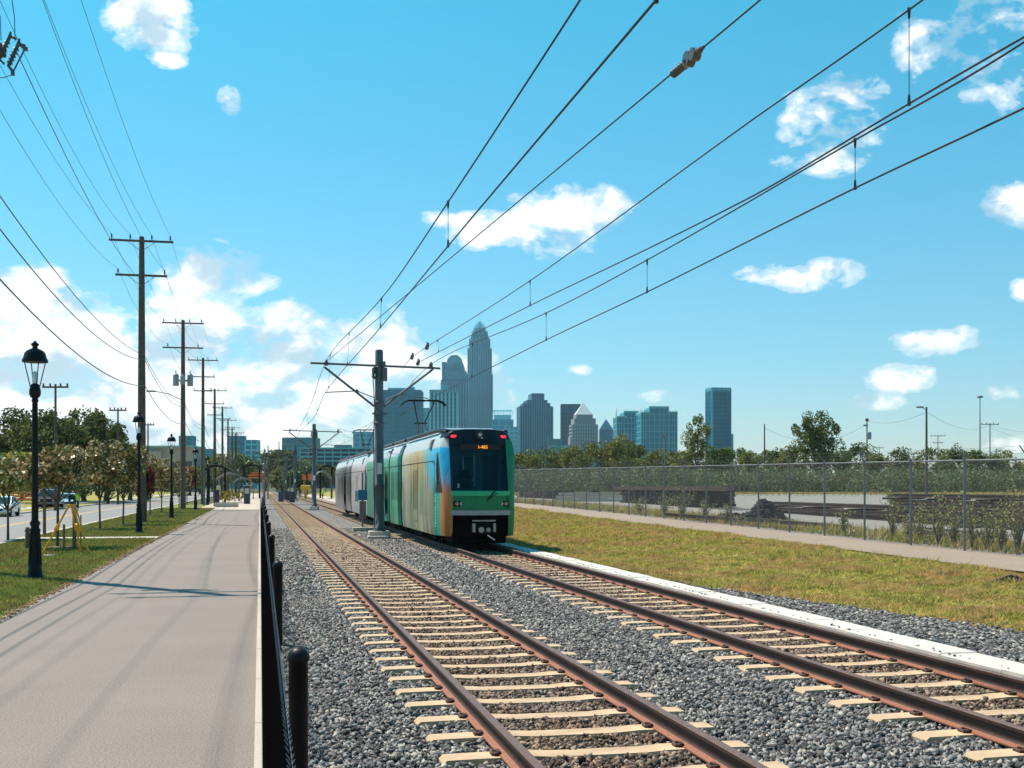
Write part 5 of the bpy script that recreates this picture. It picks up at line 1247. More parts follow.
# E stadium like low buildings right of the tallest
T, w, d, zt = tower(492, 513, 420, 1500, 'low blue block with a white lattice frame on its roof', (.10, .33, .42), (.35, .48, .55), floor=6, col=10, fz=.2, fx=.12)
b = MB()
for i in range(7): x = -w*.5+i*w/7; b.cyl((x, 0, zt), (x, 0, zt+12), .35, n=4); b.cyl((x, 0, zt+12), (x+w/7, 0, zt+10), .3, n=4); b.cyl((x, 0, zt), (x+w/7, 0, zt+11), .25, n=4)
b.box(-w*.5, w*.45, -1, 1, zt+11.2, zt+12.4); b.box(-w*.4, w*.4, -8, 8, zt, zt+6); b.build('roof_frame', fm((.6, .62, .64), .6), T)
tower(505, 518.5, 427, 1350, 'pale grey low block just right of the tram roof', (.28, .38, .43), (.42, .50, .54), floor=5, col=6)
# F stepped grey tower
D = 1700; s_ = D/F; T = empty('tower', at(534.5, D), -A+.12, 'broad grey blue stepped tower right of the tram', 'tower')
b = MB(); b.box(-16.5*s_, 16.5*s_, -18, 18, -2, zy(407, D)); b.box(-9.5*s_, 11*s_, -21, 21, -2, zy(401, D)); b.box(-5*s_, 7*s_, -23, 15, -2, zy(394.5, D)); b.box(-13*s_, 14*s_, -19.5, 16, -2, zy(404, D)); b.build('wall', fm((.05, .13, .19), .25), T)
b = MB()
for x in np.linspace(-16.2, 16.2, 15): yf = -23 if -5 <= x <= 7 else (-21 if -9.5 <= x <= 11 else -19.5); b.box(x*s_-.9, x*s_+.9, yf-.9, yf+.3, 0, zy(395 if -5 <= x <= 7 else 402 if -9.5 <= x <= 11 else 408, D))
b.build('facade_ribs', fm((.15, .24, .31), .5), T)
# G teal slab
tower(561, 580, 404.5, 1750, 'dark teal slab tower behind the pyramid roofed tower', (.004, .10, .15), (.02, .15, .2), floor=7, col=9, fz=.15, fx=.12)
# H pyramid tower
D = 1450; s_ = D/F; T = empty('tower', at(583, D), -A+.1, 'pinkish stone tower with a white pyramid roof', 'tower'); D_FAR = False
b = MB(); b.box(-12.5*s_, 12.5*s_, -15, 15, -2, zy(425, D)); b.box(-10.5*s_, 11*s_, -14, 14, 0, zy(419, D)); b.box(-8.3*s_, 8.3*s_, -12, 12, 0, zy(415, D)); b.box(-14*s_, -10*s_, -10, 10, -2, zy(437, D)); b.build('wall', fm((.32, .31, .33), .5), T)
b = MB(); a_ = 8.4*s_; zb_, za = zy(415, D), zy(402.5, D); b.add([(-a_, -a_, zb_), (a_, -a_, zb_), (a_, a_, zb_), (-a_, a_, zb_), (0, 0, za)], [(0, 1, 4), (1, 2, 4), (2, 3, 4), (3, 0, 4), (0, 3, 2, 1)]); b.build('roof', fm((.75, .74, .72), .35), T)
b = MB()
for z in np.arange(5, zy(426, D), 4.2): b.box(-12.5*s_-.15, 12.5*s_+.15, -15.2, 15.2, z, z+1.7)
b.build('window', fm((.05, .10, .15), .2), T)
b = MB()
for x in np.linspace(-12.3, 12.3, 11): b.box(x*s_-.9, x*s_+.9, -15.8, -15, 0, zy(425, D))
b.build('facade_ribs', fm((.46, .44, .45), .5), T)
# I little spired tower
D = 1900; s_ = D/F; D_FAR = True; T = empty('tower', at(606, D), -A, 'small dark blue tower with a steep peaked roof', 'tower')
b = MB(); b.box(-7*s_, 7*s_, -10, 10, -2, zy(430, D)); b.build('wall', fm((.06, .15, .21), .3), T)
b = MB(); a_ = 7*s_; zb_, za = zy(430, D), zy(419, D); t_ = 2*s_; b.add([(-a_, -10, zb_), (a_, -10, zb_), (a_, 10, zb_), (-a_, 10, zb_), (-t_, -3, zy(422, D)), (t_, -3, zy(422, D)), (t_, 3, zy(422, D)), (-t_, 3, zy(422, D)), (0, 0, za)], [(0, 1, 5, 4), (1, 2, 6, 5), (2, 3, 7, 6), (3, 0, 4, 7), (4, 5, 8), (5, 6, 8), (6, 7, 8), (7, 4, 8)]); b.build('roof', fm((.05, .14, .20), .3), T)
# J twin residential towers
for (x0, x1, ty, lab, parts) in ((614.5, 641, 413, 'left and lower of the twin glass apartment towers', ((-13, -4, 418), (-6, 8, 413), (5, 13, 416))), (638, 675, 408, 'right and taller of the twin glass apartment towers', ((-18, -9, 414), (-10, 9, 408.5), (8, 18, 413.5)))):
    D = 1400 if x0 < 630 else 1330; s_ = D/F; T = empty('tower', at((x0+x1)/2, D), -A+.08, lab, 'tower', None)
    b = MB(); 
    for i, (a0, a1, yy) in enumerate(parts): b.box(a0*s_, a1*s_, -14-i % 2*2.5, 14, -2, zy(yy, D))
    b.build('wall', fm((.045, .20, .26), .2), T)
    b = MB()
    for i, (a0, a1, yy) in enumerate(parts):
        yf = -14-i % 2*2.5
        for z in np.arange(4, zy(yy, D), 6.4): b.box(a0*s_-.2, a1*s_+.2, yf-.5, 14.3, z, z+.9)
        for x in np.linspace(a0, a1, 5): b.box(x*s_-.5, x*s_+.5, yf-.9, yf, 0, zy(yy, D)+1.5)
    b.build('balcony_grid', fm((.30, .42, .46), .5), T)
    b = MB()
    for (a0, a1, yy) in parts: b.box(a0*s_-.3, a1*s_+.3, -16.9, 14, zy(yy, D), zy(yy-1.3, D))
    for a0 in (parts[0][0], parts[-1][1]): b.cyl((a0*s_, -10, zy(418, D)), (a0*s_, -10, zy(409.5, D)), 1., .2, 5)
    b.build('roof_edge', fm((.62, .58, .56), .6), T)
# K lone slab
T, w, d, zt = tower(708, 728.5, 389, 1300, 'lone slim teal slab tower standing apart at the right', (.006, .13, .185), (.02, .18, .235), floor=4.5, col=5.5, fz=.16, fx=.12, d=16, rz=.25)
b = MB(); b.box(-w/2-.3, w/2+.3, -d/2-.3, d/2+.3, zt-3, zt+1); b.box(-w/2-.5, -w/2+1.5, -d/2-.6, -d/2+.5, 0, zt); b.build('roof', fm((.22, .36, .42), .5), T)
tower(726.5, 733, 434, 1500, 'tiny pale building at the foot of the lone slab tower', (.25, .33, .36), None)
# left of mast: office blocks
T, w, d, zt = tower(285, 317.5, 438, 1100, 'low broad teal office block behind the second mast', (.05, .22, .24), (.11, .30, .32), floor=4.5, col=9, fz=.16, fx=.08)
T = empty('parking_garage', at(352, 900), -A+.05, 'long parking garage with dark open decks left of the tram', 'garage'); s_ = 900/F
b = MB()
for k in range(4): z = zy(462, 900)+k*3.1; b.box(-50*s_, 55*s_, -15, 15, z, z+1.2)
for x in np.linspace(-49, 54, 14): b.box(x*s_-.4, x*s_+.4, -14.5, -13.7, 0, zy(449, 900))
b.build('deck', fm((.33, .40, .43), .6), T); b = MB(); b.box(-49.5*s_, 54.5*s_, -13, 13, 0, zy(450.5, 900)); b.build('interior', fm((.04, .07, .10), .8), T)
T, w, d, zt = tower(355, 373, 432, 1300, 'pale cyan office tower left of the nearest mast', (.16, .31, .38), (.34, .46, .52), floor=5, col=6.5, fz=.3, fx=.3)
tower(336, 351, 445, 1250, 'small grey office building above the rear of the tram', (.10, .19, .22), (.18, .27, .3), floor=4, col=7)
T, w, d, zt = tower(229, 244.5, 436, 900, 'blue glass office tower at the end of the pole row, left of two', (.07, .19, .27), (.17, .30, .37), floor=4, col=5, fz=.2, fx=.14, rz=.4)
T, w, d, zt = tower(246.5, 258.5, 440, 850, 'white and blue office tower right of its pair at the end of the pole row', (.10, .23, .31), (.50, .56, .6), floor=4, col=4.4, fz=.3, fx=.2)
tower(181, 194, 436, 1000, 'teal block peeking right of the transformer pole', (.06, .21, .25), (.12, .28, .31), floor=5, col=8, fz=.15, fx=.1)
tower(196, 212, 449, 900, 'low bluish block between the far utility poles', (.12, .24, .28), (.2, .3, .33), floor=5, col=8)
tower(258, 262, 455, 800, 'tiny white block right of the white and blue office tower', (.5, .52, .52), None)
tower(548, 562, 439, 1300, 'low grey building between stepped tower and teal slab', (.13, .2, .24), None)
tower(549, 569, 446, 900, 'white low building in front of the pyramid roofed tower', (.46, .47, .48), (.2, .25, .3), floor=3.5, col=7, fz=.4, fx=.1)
# pinkish low building left
D = 380; s_ = D/F; T = empty('apartment_building', at(172, D), -A, 'pale pinkish low building behind the leafy verge trees', 'building')
b = MB(); b.box(-25*s_, 27*s_, -7, 7, -1, zy(448, D)); b.box(-25*s_, -3*s_, -8.5, -7, -1, zy(452, D)); b.build('wall', simple('pink_render', (.46, .36, .31), .8, var=.06, scale=.4), T)
b = MB(); b.box(-25.6*s_, 27.6*s_, -8, 8, zy(448, D), zy(446.4, D)); b.build('roof', fm((.5, .45, .42), .6), T)
for i in range(12):
    for j in range(4):
        x = (-22+i*4.2)*s_; z = 1.6+j*3.3; b = MB(); yf = -8.56 if x < -3*s_ else -7.06; b.box(x-.6, x+.6, yf, yf+.4, z, z+1.6)
        if z+1.6 < zy(452, D)-.3: b.build('window', M['glassdark'], T)
# ------------------------------------------------------------------ low hills to close the horizon
b = MB(); vs = []; n_ = 80
for i in range(n_+1):
    an = math.radians(-75+150*i/n_)+A; R_ = 7600; h = 10+14*abs(math.sin(i*.7)+math.sin(i*.23)); vs += [(math.sin(an)*R_, math.cos(an)*R_, -40), (math.sin(an)*R_, math.cos(an)*R_, h), (math.sin(an)*(R_+900), math.cos(an)*(R_+900), -40)]
b.add(vs, [(3*i, 3*i+3, 3*i+4, 3*i+1) for i in range(n_)]+[(3*i+1, 3*i+4, 3*i+5, 3*i+2) for i in range(n_)]); b.build('hills', M['hill'])['kind'] = 'structure'
# ------------------------------------------------------------------ station
def arch(px0, px1, ty, D, z0, label, mat, thick, roofed=True, depth=5.):
    w = (px1-px0)*D/F; h = zy(ty, D); T = empty('station_canopy', at((px0+px1)/2, D), 0, label, 'canopy', 'curved platform canopies')
    b = MB(); n = 12; P_ = [(-w/2+w*i/n, h-(h-z0)*(2*i/n-1)**2*.55) for i in range(n+1)]
    if roofed:
        for i in range(n): (x0, z_0), (x1, z_1) = P_[i], P_[i+1]; b.add([(x0, -depth/2, z_0), (x1, -depth/2, z_1), (x1, depth/2, z_1), (x0, depth/2, z_0), (x0, -depth/2, z_0+thick), (x1, -depth/2, z_1+thick), (x1, depth/2, z_1+thick), (x0, depth/2, z_0+thick)], [(0, 1, 2, 3), (7, 6, 5, 4), (0, 1, 5, 4), (1, 2, 6, 5), (2, 3, 7, 6), (3, 0, 4, 7)])
        b.build('roof', mat, T)
    else:
        for y in (-depth/2, 0, depth/2): b.tube([(x, y, z) for x, z in P_]+[], thick, 6)
        b.build('rib', mat, T)
    for x in ((-w*.28, w*.28) if roofed else (-w*.5, w*.5)):
        b = MB(); b.cyl((x, 0, 0), (x, 0, h-(h-z0)*(2*(x/w))**2*.55), .13 if roofed else .08, n=8); b.build('column', M['blackmatte'] if roofed else M['galv'], T)
    return T
arch(203, 231, 467.0, 150, 3.2, 'black curved canopy nearest at the left of the station', M['blackmatte'], .22)
arch(216, 245, 473.5, 165, 2.0, 'grey arched ribs in front of the yellow bushes at the station', M['galv'], .09, False)
arch(233, 253, 478, 185, 1.8, 'smaller pale arched ribs behind the first grey ones', M['galv'], .08, False)
arch(239, 265, 466.0, 200, 3.4, 'black curved canopy right above the end of the path', M['blackmatte'], .25)
arch(304, 318, 470, 215, 3., 'small black canopy left of the second mast plates', M['blackmatte'], .3)
arch(316, 336, 467, 170, 3.4, 'black curved canopy right of the second mast', M['blackmatte'], .25)
arch(313, 331, 471.5, 160, 2.2, 'pale arched ribs right of the second mast', M['galv'], .09, False)
M['orange'] = simple('orange_paint', (.62, .15, .03), .5); M['yellowp'] = simple('yellow_fabric', (.62, .40, .03), .6)
T = empty('orange_frame', at(257, 230), -A, 'orange steel frame under the black canopy at the end of the path', 'frame'); b = MB()
for z in (zy(475, 230), zy(477.5, 230)): b.box(-1.5, 1.4, -1, 1, z-.16, z+.12)
for x in (-1.4, 1.3): b.cyl((x, 0, 0), (x*.8, 0, zy(472.5, 230)), .14, n=6)
b.box(-.8, .9, -.9, .9, zy(473.6, 230), zy(472.2, 230)); b.build('beam', M['orange'], T)
T = empty('orange_frame', at(308, 235), -A, 'rust orange frame behind the second mast plates', 'frame'); b = MB(); b.box(-1., .9, -1, 1, zy(480, 235), zy(474, 235)); b.cyl((-.8, 0, 0), (-.8, 0, 3), .12, n=6); b.cyl((.8, 0, 0), (.8, 0, 3), .12, n=6); b.build('beam', M['orange'], T)
T = empty('yellow_machine', at(305.5, 190, 0), 0, 'small yellow machine on a post left of the second mast', 'machine'); b = MB(); b.box(-.75, .75, -.5, .5, 1.4, 2.2, bev=.1); b.box(-.2, .2, -.2, .2, 0, 1.4); b.build('body', M['yellowp'], T)
b = MB(); b.box(7.95, 12.6, 118, 240, -.05, .32); b.build('platform', M['plaza'])['kind'] = 'structure'
T = empty('ticket_kiosk', at(247, 138), 0, 'tall dark teal kiosk standing on the pale plaza', 'kiosk'); b = MB(); b.box(-.36, .36, -.3, .3, 0, 2.1, bev=.04); b.build('cabinet', simple('kiosk_teal', (.015, .05, .055), .4), T)
b = MB(); b.box(-.42, .42, -.36, .36, 2.1, 2.18); b.box(-.24, .24, -.31, -.3, 1.2, 1.8); b.build('screen_hood', M['lightconc'], T)
T = empty('banner_column', at(216.5, 122), 0, 'dark purple round column at the left edge of the plaza', 'column'); b = MB(); b.lathe([(.3, 0), (.3, 1.5), (.26, 1.56)], 16); b.build('drum', simple('purple_paint', (.045, .015, .05), .5), T)
b = MB(); b.lathe([(.33, 1.56), (.33, 1.64), (.1, 1.7)], 16); b.build('cap', M['blackmatte'], T)
b = MB(); b.box(-1.3, 1.0, -.3, .3, .0, .42, bev=.03); tag(b.build('planter_wall', M['concrete'], None, at(228, 118)), 'low concrete seat wall across the plaza start', 'seat wall')
for k, (px, D) in enumerate([(223, 128), (229, 134), (235, 140), (241, 150)]):
    tree(at(px, D), 'yellow flowering bush on the plaza, %s from the left' % ORD[k], 'yellow bushes', 1.7, 1.5, foliage('yellow_leaf_%s' % 'abcd'[k], [(.12, .12, .03), (.34, .27, .05), (.55, .40, .06)], .6), n=500, leaf=.14, clumps=16, trunk=.03, ch=1.5, seed=400+k, name='bush', cat='bush')
for k, (px, D, h) in enumerate([(204, 128, 7.0), (279, 200, 9.6), (284.5, 175, 8.0), (290, 182, 4.5), (239, 160, 4.5), (264.5, 140, 6.5), (268, 188, 8.5)]):
    b = MB(); b.lathe([(.11, 0), (.09, h*.5), (.07, h)], 8); b.box(-.2, .2, -.05, .05, h*.45, h*.45+.3)
    tag(b.build('pole', M['mastpaint'] if k != 5 else M['galv'], None, at(px, D)), 'slim grey pole in the station area, %s of seven' % ['left of the first canopy', 'tallest near the third mast', 'next to the third mast', 'short one right of the third mast', 'beside the dark kiosk', 'at the end of the low fence', 'between the tracks and path end'][k].replace(' of seven', ''), 'pole')
for o in COL.objects:
    if o.get('label', '').endswith(' of seven'): o['label'] = o['label'].replace(', ', ' ', 1).replace(' of seven', '')
# crossing gate rail over the left track, small cabinets by the line
b = MB(); b.box(.3, 5.4, -.06, .06, .205, .235); tag(b.build('crossing_edge', M['blackmatte'], None, (0, 121, 0)), 'thin dark strip crossing the left track before the station', 'strip')
for k, (px, D, c) in enumerate([(281, 155, (.05, .06, .12)), (287, 165, (.04, .04, .05)), (292, 150, (.05, .05, .05))]):
    b = MB(); b.box(-.35, .35, -.3, .3, 0, 1.3, bev=.04); b.box(-.4, .4, -.35, .35, 1.3, 1.36)
    tag(b.build('cabinet', simple('cabinet_paint_%s' % 'abc'[k], c, .5), None, at(px, D)), 'dark equipment cabinet beside the line before the station, %s' % ['leftmost of three', 'middle of three', 'rightmost of three'][k], 'cabinet')
D_FAR = False; FM = {}
# ------------------------------------------------------------------ people
def person(loc, rz, label, pose, top, pants, hair=(.03, .02, .015), hat=None, vest=None, H=1.75):
    T = empty('person', loc, rz, label, 'person'); J, E, R_ = pose
    me = bpy.data.meshes.new('body'); me.from_pydata([Vector(j)*(H/1.75) for j in J], E, [])
    o = bpy.data.objects.new('body', me); COL.objects.link(o)
    sk = o.modifiers.new('skin', 'SKIN'); ss = o.modifiers.new('sub', 'SUBSURF'); ss.levels = 1; ss.render_levels = 1
    for v, r in zip(me.skin_vertices[0].data, R_): v.radius = (r, r*.8) if r > .09 else (r, r)
    me.skin_vertices[0].data[0].use_root = True
    bpy.context.view_layer.update(); dg = bpy.context.evaluated_depsgraph_get()
    m2 = bpy.data.meshes.new_from_object(o.evaluated_get(dg)); bpy.data.objects.remove(o)
    for c, rr in ((top, .8), (pants, .85), ((.36, .20, .13), .6), ((.03, .03, .03), .6)): m2.materials.append(fm(c, rr))
    s_ = H/1.75
    hx = Vector(J[3])*s_
    for p in m2.polygons:
        c = p.center; z = c.z/s_
        p.material_index = 3 if z < .09 else 1 if z < .93 else 0
        if (c-hx).length < .19*s_ and c.z > hx.z-.10*s_: p.material_index = 2
        for hj in (8, 11):
            if (c-Vector(J[hj])*s_).length < .10*s_: p.material_index = 2
        p.use_smooth = True
    b_ = bpy.data.objects.new('body', m2); COL.objects.link(b_); b_.parent = T
    b = MB()
    c = hx+Vector((0, 0, .06))
    for ring in (0,): b.lathe([(.118*s_, -.02), (.115*s_, .05), (.09*s_, .09), (.04*s_, .115)], 12)
    if hat: b.lathe([(.15*s_, -.005), (.15*s_, .01)], 12)
    h_ = b.build('hard_hat' if hat else 'hair', fm(hat or hair, .4), T); h_.location = c
    if vest:
        b = MB(); sh = Vector(J[2])*s_; pe = Vector(J[0])*s_
        b.tube([pe+Vector((0, 0, .08)), pe.lerp(sh, .5), sh+Vector((0, 0, .0))], [.175*s_, .19*s_, .16*s_], 10); b.build('vest', fm(vest, .6), T)
    return T
def stand(lean=0., reach=0., stride=.12):
    J = [(0, 0, .95), (0, -lean*.4, 1.2), (0, -lean*.8, 1.43), (0, -lean-.02, 1.66),
         (-.1, .0, .9), (-.12, -stride, .5), (.19, -lean*.8, 1.42), (.26, -lean*.6-reach*.3, 1.16), (.24, -lean*.6-reach-.05, .95+reach*.4),
         (-.19, -lean*.8, 1.42), (-.26, -lean*.6-reach*.3, 1.16), (-.24, -lean*.6-reach-.08, .95+reach*.4),
         (-.13, -stride+.03, .08), (-.13, -stride-.14, .04), (.1, 0, .9), (.12, stride*.4, .5), (.13, stride, .08), (.13, stride-.15, .04)]
    E = [(0, 1), (1, 2), (2, 3), (0, 4), (4, 5), (2, 6), (6, 7), (7, 8), (2, 9), (9, 10), (10, 11), (5, 12), (12, 13), (0, 14), (14, 15), (15, 16), (16, 17)]
    R_ = [.15, .14, .13, .105, .095, .06, .06, .045, .04, .06, .045, .04, .045, .04, .095, .06, .045, .04]
    return J, E, R_
person(at(322.5, 160, .0), .7, 'worker in lime safety shirt leaning forward right of the second mast', stand(.35, .25, .22), (.45, .62, .12), (.02, .02, .03), hat=(.7, .7, .6), vest=(.50, .70, .10))
person(at(76.5, 103, -.1), .3, 'worker in lime safety vest standing in the road behind the tripod', stand(.05, .1), (.30, .45, .05), (.03, .03, .04), hat=(.35, .12, .08), vest=(.45, .75, .05))
person(at(300, 210, .0), 0, 'person in dark clothes standing on the far platform edge', stand(0, .05), (.03, .03, .05), (.02, .02, .03))
# ------------------------------------------------------------------ survey tripod and stakes
tp_ = at(72, 37.5, 0); T = empty('survey_tripod', tp_, -A, 'yellow surveying tripod with instrument standing on the grass verge', 'tripod'); zt = 1.52
for (fx, fy_) in ((-.88, -.15), (.64, -.25), (.05, .62)):
    b = MB(); f_ = Vector((fx, fy_, -.05)); t_ = Vector((fx*.1, fy_*.1, zt)); m_ = f_.lerp(t_, .55); sd = (t_-f_).cross(Vector((0, 0, 1))).normalized()*.055
    b.cyl(m_+sd, t_+sd*.8, .026, n=6); b.cyl(m_-sd, t_-sd*.8, .026, n=6); b.cyl(f_+Vector((0, 0, .03)), m_+(t_-m_)*.1, .036, n=6)
    b.cyl(f_, f_+(m_-f_)*.08, .01, .03, 6); d_ = (t_-f_).normalized(); b.cyl(m_-d_*.1, m_+d_*.1, .07, n=8); o = b.build('leg', M['tripod'], T)
b = MB(); b.lathe([(.1, zt-.03), (.12, zt), (.12, zt+.03), (.05, zt+.04)], 12); b.build('head', M['tripod'], T)
b = MB(); b.lathe([(.07, zt+.04), (.08, zt+.08), (.06, zt+.1)], 10); b.box(-.10, -.06, -.05, .05, zt+.1, zt+.3, bev=.01); b.box(.06, .10, -.05, .05, zt+.1, zt+.3, bev=.01); b.cyl((0, -.12, zt+.22), (0, .12, zt+.22), .055, .045, 12); b.box(-.06, .06, -.06, .06, zt+.28, zt+.32); b.build('instrument', M['black'], T)
for k, (px, D, h, w_) in enumerate([(44.5, 51, 2.15, .06), (64, 38.5, .88, .035), (74.5, 39.5, 1.35, .06), (80.8, 39.5, 1.15, .02)]):
    b = MB(); b.box(-w_, w_, -w_*.7, w_*.7, -.05, h, bev=.006)
    tag(b.build('wood_stake', M['stake'], None, at(px, D, 0)), ['tall wooden stake by the road between lamp post and young tree', 'short wooden stake left inside the tripod legs', 'thick brown stake under the tripod head', 'thin stake beside the right tripod leg'][k], 'stake')
b = MB(); b.box(-.16, .16, -.14, .14, 0, .02); tag(b.build('paper_sheet', M['white'], None, at(49.5, 36.2, 0)), 'small white sheet lying in the grass left of the tripod', 'sheet')
for k, (px, D, w_) in enumerate([(57.5, 40.9, .62), (100, 58, .6), (123, 64, .6), (150, 83, .6)]):
    b = MB(); b.lathe([(w_, -.03), (w_*.8, .03), (.1, .06)], 14); tag(b.build('mulch_ring', M['soil'], None, at(px, D, -.01)), 'brown mulch round the trunk of the %s young tree from the tripod' % ORD[k], 'mulch')
b = MB(); b.lathe([(.08, 0), (.08, .5), (.06, .56), (.1, .58), (.07, .7), (.03, .74)], 10); tag(b.build('utility_marker', M['stake'], None, at(27.5, 40, 0)), 'small brown utility marker at the roadside left of the nearest lamp post', 'marker')
# ------------------------------------------------------------------ vehicles
def wheel(T, x, y, r, w_=.22):
    b = MB(); b.lathe([(r*.55, -w_/2), (r*.93, -w_/2), (r, -w_*.3), (r, w_*.3), (r*.93, w_/2), (r*.55, w_/2)], 20); 
    b.v = [(v[2], v[0], v[1]) for v in b.v]
    o = b.build('wheel', M['rubber'], T); o.location = (x, y, r)
    b = MB(); b.lathe([(r*.6, -w_*.42), (r*.56, w_*.45), (r*.2, w_*.40)], 14); b.v = [(v[2]*(1 if x > 0 else -1), v[0], v[1]) for v in b.v]; q = b.build('rim', M['galv'], o)
def car(loc, rz, label, paint, kind='sedan'):
    T = empty('parked_car' if kind == 'sedan' else 'pickup_truck', loc, rz, label, 'car' if kind == 'sedan' else 'pickup truck')
    b = MB()
    if kind == 'sedan':
        W_ = .89; low = [(-2.2, .28), (-2.3, .42), (-2.28, .62), (-2.05, .74), (-1.15, .90), (1.55, .96), (2.15, .95), (2.28, .75), (2.25, .35), (2.1, .26)]
        gh = [(-1.15, .88), (-.35, 1.38), (.1, 1.45), (.8, 1.43), (1.75, .95)]; rf = [(-.38, 1.375), (.1, 1.46), (.82, 1.44), (.9, 1.40), (.1, 1.415), (-.3, 1.35)]; ax = (-1.42, 1.38); r = .33
    else:
        W_ = .98; low = [(-2.75, .45), (-2.85, .6), (-2.85, 1.0), (-2.7, 1.12), (-1.45, 1.22), (-.0, 1.22), (2.75, 1.22), (2.85, 1.1), (2.85, .6), (2.7, .45)]
        gh = [(-1.5, 1.2), (-.75, 1.80), (-.3, 1.87), (.75, 1.87), (.95, 1.22)]; rf = [(-.78, 1.80), (-.3, 1.90), (.78, 1.90), (.82, 1.84), (-.3, 1.84), (-.7, 1.77)]; ax = (-1.85, 1.75); r = .40
    wi = W_-.05
    b.prism(low, 'x', -wi, wi); b.prism([(y, z*1.0) for y, z in low], 'x', -W_, W_) if False else None
    n = len(low); m_ = sum(y for y, z in low)/n, .65
    sh = [((y-m_[0])*.985+m_[0], (z-m_[1])*.80+m_[1]) for y, z in low]
    b.prism(low, 'x', wi, W_, poly2=sh); b.prism(low, 'x', -wi, -W_, poly2=sh)
    b.build('body', paint, T)
    b = MB(); g2 = [(y*.96, z) for y, z in gh]
    tw = W_*.80
    vs = [(-wi*.97 if z < gh[0][1]+.1 else -tw, y, z) for y, z in gh]+[(wi*.97 if z < gh[0][1]+.1 else tw, y, z) for y, z in gh]; k = len(gh)
    b.add(vs, [tuple(range(k)), tuple(range(2*k-1, k-1, -1))]+[(i, (i+1) % k, k+(i+1) % k, k+i) for i in range(k)]); b.build('window', M['glassdark'], T)
    b = MB(); b.prism(rf, 'x', -tw-.01, tw+.01)
    for s in (-1, 1):
        for (p0, p1) in ((gh[0], gh[1]), (gh[-2], gh[-1]), ((.15, gh[0][1]), (.18, gh[2][1]-.02))):
            b.cyl((s*wi*.975, p0[0], p0[1]) if p0[1] < p1[1] else (s*(tw+.005), p0[0], p0[1]), (s*(tw+.005), p1[0], p1[1]) if p1[1] > p0[1] else (s*wi*.975, p1[0], p1[1]), .035, n=5)
    b.build('roof', paint, T)
    y0 = low[1][0]
    b = MB(); b.box(-.5, .5, y0-.03, y0+.1, .42 if kind == 'sedan' else .72, .58 if kind == 'sedan' else 1.0, bev=.02); b.build('grille', M['blackmatte'], T)
    b = MB(); zb_ = .30 if kind == 'sedan' else .52; b.box(-W_*.96, W_*.96, y0-.08, y0+.06, zb_, zb_+.12 if kind == 'sedan' else zb_+.16, bev=.03); b.build('bumper', M['galv'] if kind != 'sedan' else paint, T)
    for s in (-1, 1):
        b = MB(); z = .60 if kind == 'sedan' else .86; b.box(s*.70-.17, s*.70+.17, y0-.03, y0+.15, z-.07, z+.08, bev=.03); b.build('headlight', M['tlight'], T)
        b = MB(); b.box(*sorted((s*W_, s*(W_+.18))), gh[0][0]+.35, gh[0][0]+.47, gh[0][1]+.02, gh[0][1]+.18, bev=.03); b.build('mirror', paint, T)
        for y in ax: wheel(T, s*(W_-.10), y, r)
    b = MB()
    for y in ax: b.box(-W_+.02, W_-.02, y-r-.02, y+r+.02, .22, r+.28)
    b.build('wheel_well', M['blackmatte'], T)
    return T
PW = simple('white_car_paint', (.72, .78, .80), .2, var=.02, coat=.8); PM = simple('maroon_car_paint', (.12, .03, .035), .2, var=.05, coat=.8); PB = simple('pale_blue_paint', (.38, .58, .62), .2, var=.03, coat=.8)
car(at(2, 86, -.09), .0, 'white sedan driving towards the camera at the left edge', PW)
car(at(50, 112, -.09), .05, 'dark maroon pickup truck in the far lane behind the tripod', PM, 'pickup')
car(at(67.5, 120, -.09), .02, 'pale blue car just behind the maroon pickup truck', PB)
T = empty('construction_barrier', at(24, 108, .05), -A, 'orange barrier boards beyond the far edge of the road', 'barrier')
b = MB()
for k in range(3): b.box(-1.3, 1.1, -.03, .03, .75+.28*k, .93+.28*k)
b.build('board', M['orange'], T); b = MB()
for x in (-1.1, 0, .9): b.box(x-.04, x+.04, .04, .1, 0, 1.6); b.box(x-.05, x+.05, -.4, .4, 0, .05)
b.build('post', M['white'], T)
# ------------------------------------------------------------------ air
b = MB(); b.box(-2600, 3200, -60, 3300, -42, 420)
hz = b.build('haze', None); hz.data.materials.clear()
hm = bpy.data.materials.new('haze_air'); hm.use_nodes = True; n3 = hm.node_tree; n3.nodes.clear(); ou = n3.nodes.new('ShaderNodeOutputMaterial'); pv = n3.nodes.new('ShaderNodeVolumePrincipled')
pv.inputs['Color'].default_value = (.72, .86, .95, 1); pv.inputs['Density'].default_value = HAZE; pv.inputs['Anisotropy'].default_value = .3
n3.links.new(pv.outputs[0], ou.inputs['Volume']); hz.data.materials.append(hm); hz['kind'] = 'stuff'; hz['label'] = 'thin bluish summer haze over the whole place'; hz['category'] = 'haze'

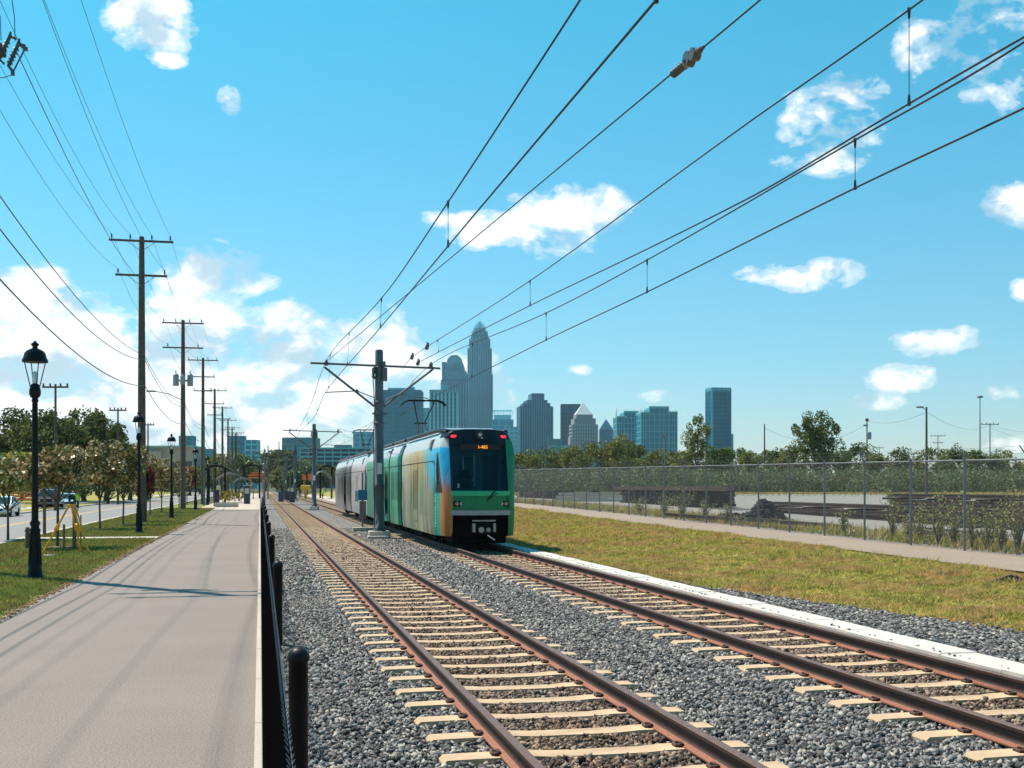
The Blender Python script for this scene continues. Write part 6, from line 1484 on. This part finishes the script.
# ------------------------------------------------------------------ pieces that lie apart become parts of their own
def pieces_of(me, scale=1.0):
    nv = len(me.vertices)
    if nv == 0 or nv > 6000: return None
    co = np.empty(nv*3, np.float32); me.vertices.foreach_get('co', co); co = co.reshape(-1, 3)
    par = list(range(nv))
    def find(i):
        while par[i] != i: par[i] = par[par[i]]; i = par[i]
        return i
    for e in me.edges:
        a, b = find(e.vertices[0]), find(e.vertices[1])
        if a != b: par[b] = a
    r = np.array([find(i) for i in range(nv)]); roots, isl = np.unique(r, return_inverse=True); k = len(roots)
    if k < 2 or k > 400: return None
    lo = np.full((k, 3), np.inf); hi = np.full((k, 3), -np.inf); np.minimum.at(lo, isl, co); np.maximum.at(hi, isl, co)
    size = (hi-lo).max(1); gap = np.maximum(0, np.maximum(lo[:, None]-hi[None], lo[None]-hi[:, None]))
    near = np.sqrt((gap**2).sum(2)) <= np.maximum(.02, .5*np.maximum(size[:, None], size[None]))
    lab = list(range(k))
    def f2(i):
        while lab[i] != i: lab[i] = lab[lab[i]]; i = lab[i]
        return i
    for a, b in zip(*np.nonzero(np.triu(near, 1))):
        x, y = f2(a), f2(b)
        if x != y: lab[y] = x
    q = np.array([f2(i) for i in range(k)]); u, pc = np.unique(q, return_inverse=True)
    return (pc[isl], len(u)) if len(u) > 1 else None
SKIPN = ('crown', 'foliage', 'fence_mesh', 'body', 'trunk', 'stems')
cache = {}
for o in list(COL.objects):
    if o.type != 'MESH' or o.parent is None or o.get('kind') or o.name.split('.')[0] in SKIPN: continue
    me = o.data
    if me.name not in cache:
        got = pieces_of(me)
        if got is None or got[1] > 24: cache[me.name] = None
        else:
            out = []
            for k in range(got[1]):
                bm = bmesh.new(); bm.from_mesh(me); bm.verts.ensure_lookup_table()
                bmesh.ops.delete(bm, geom=[v for v in bm.verts if got[0][v.index] != k], context='VERTS')
                m2 = bpy.data.meshes.new(o.name.split('.')[0])
                for m in me.materials: m2.materials.append(m)
                bm.to_mesh(m2); bm.free(); out.append(m2)
            cache[me.name] = out
            cache[out[0].name] = None
    ms_ = cache[me.name]
    if ms_:
        o.data = ms_[0]
        for m2 in ms_[1:]:
            c = o.copy(); c.data = m2; COL.objects.link(c); c.parent = o.parent
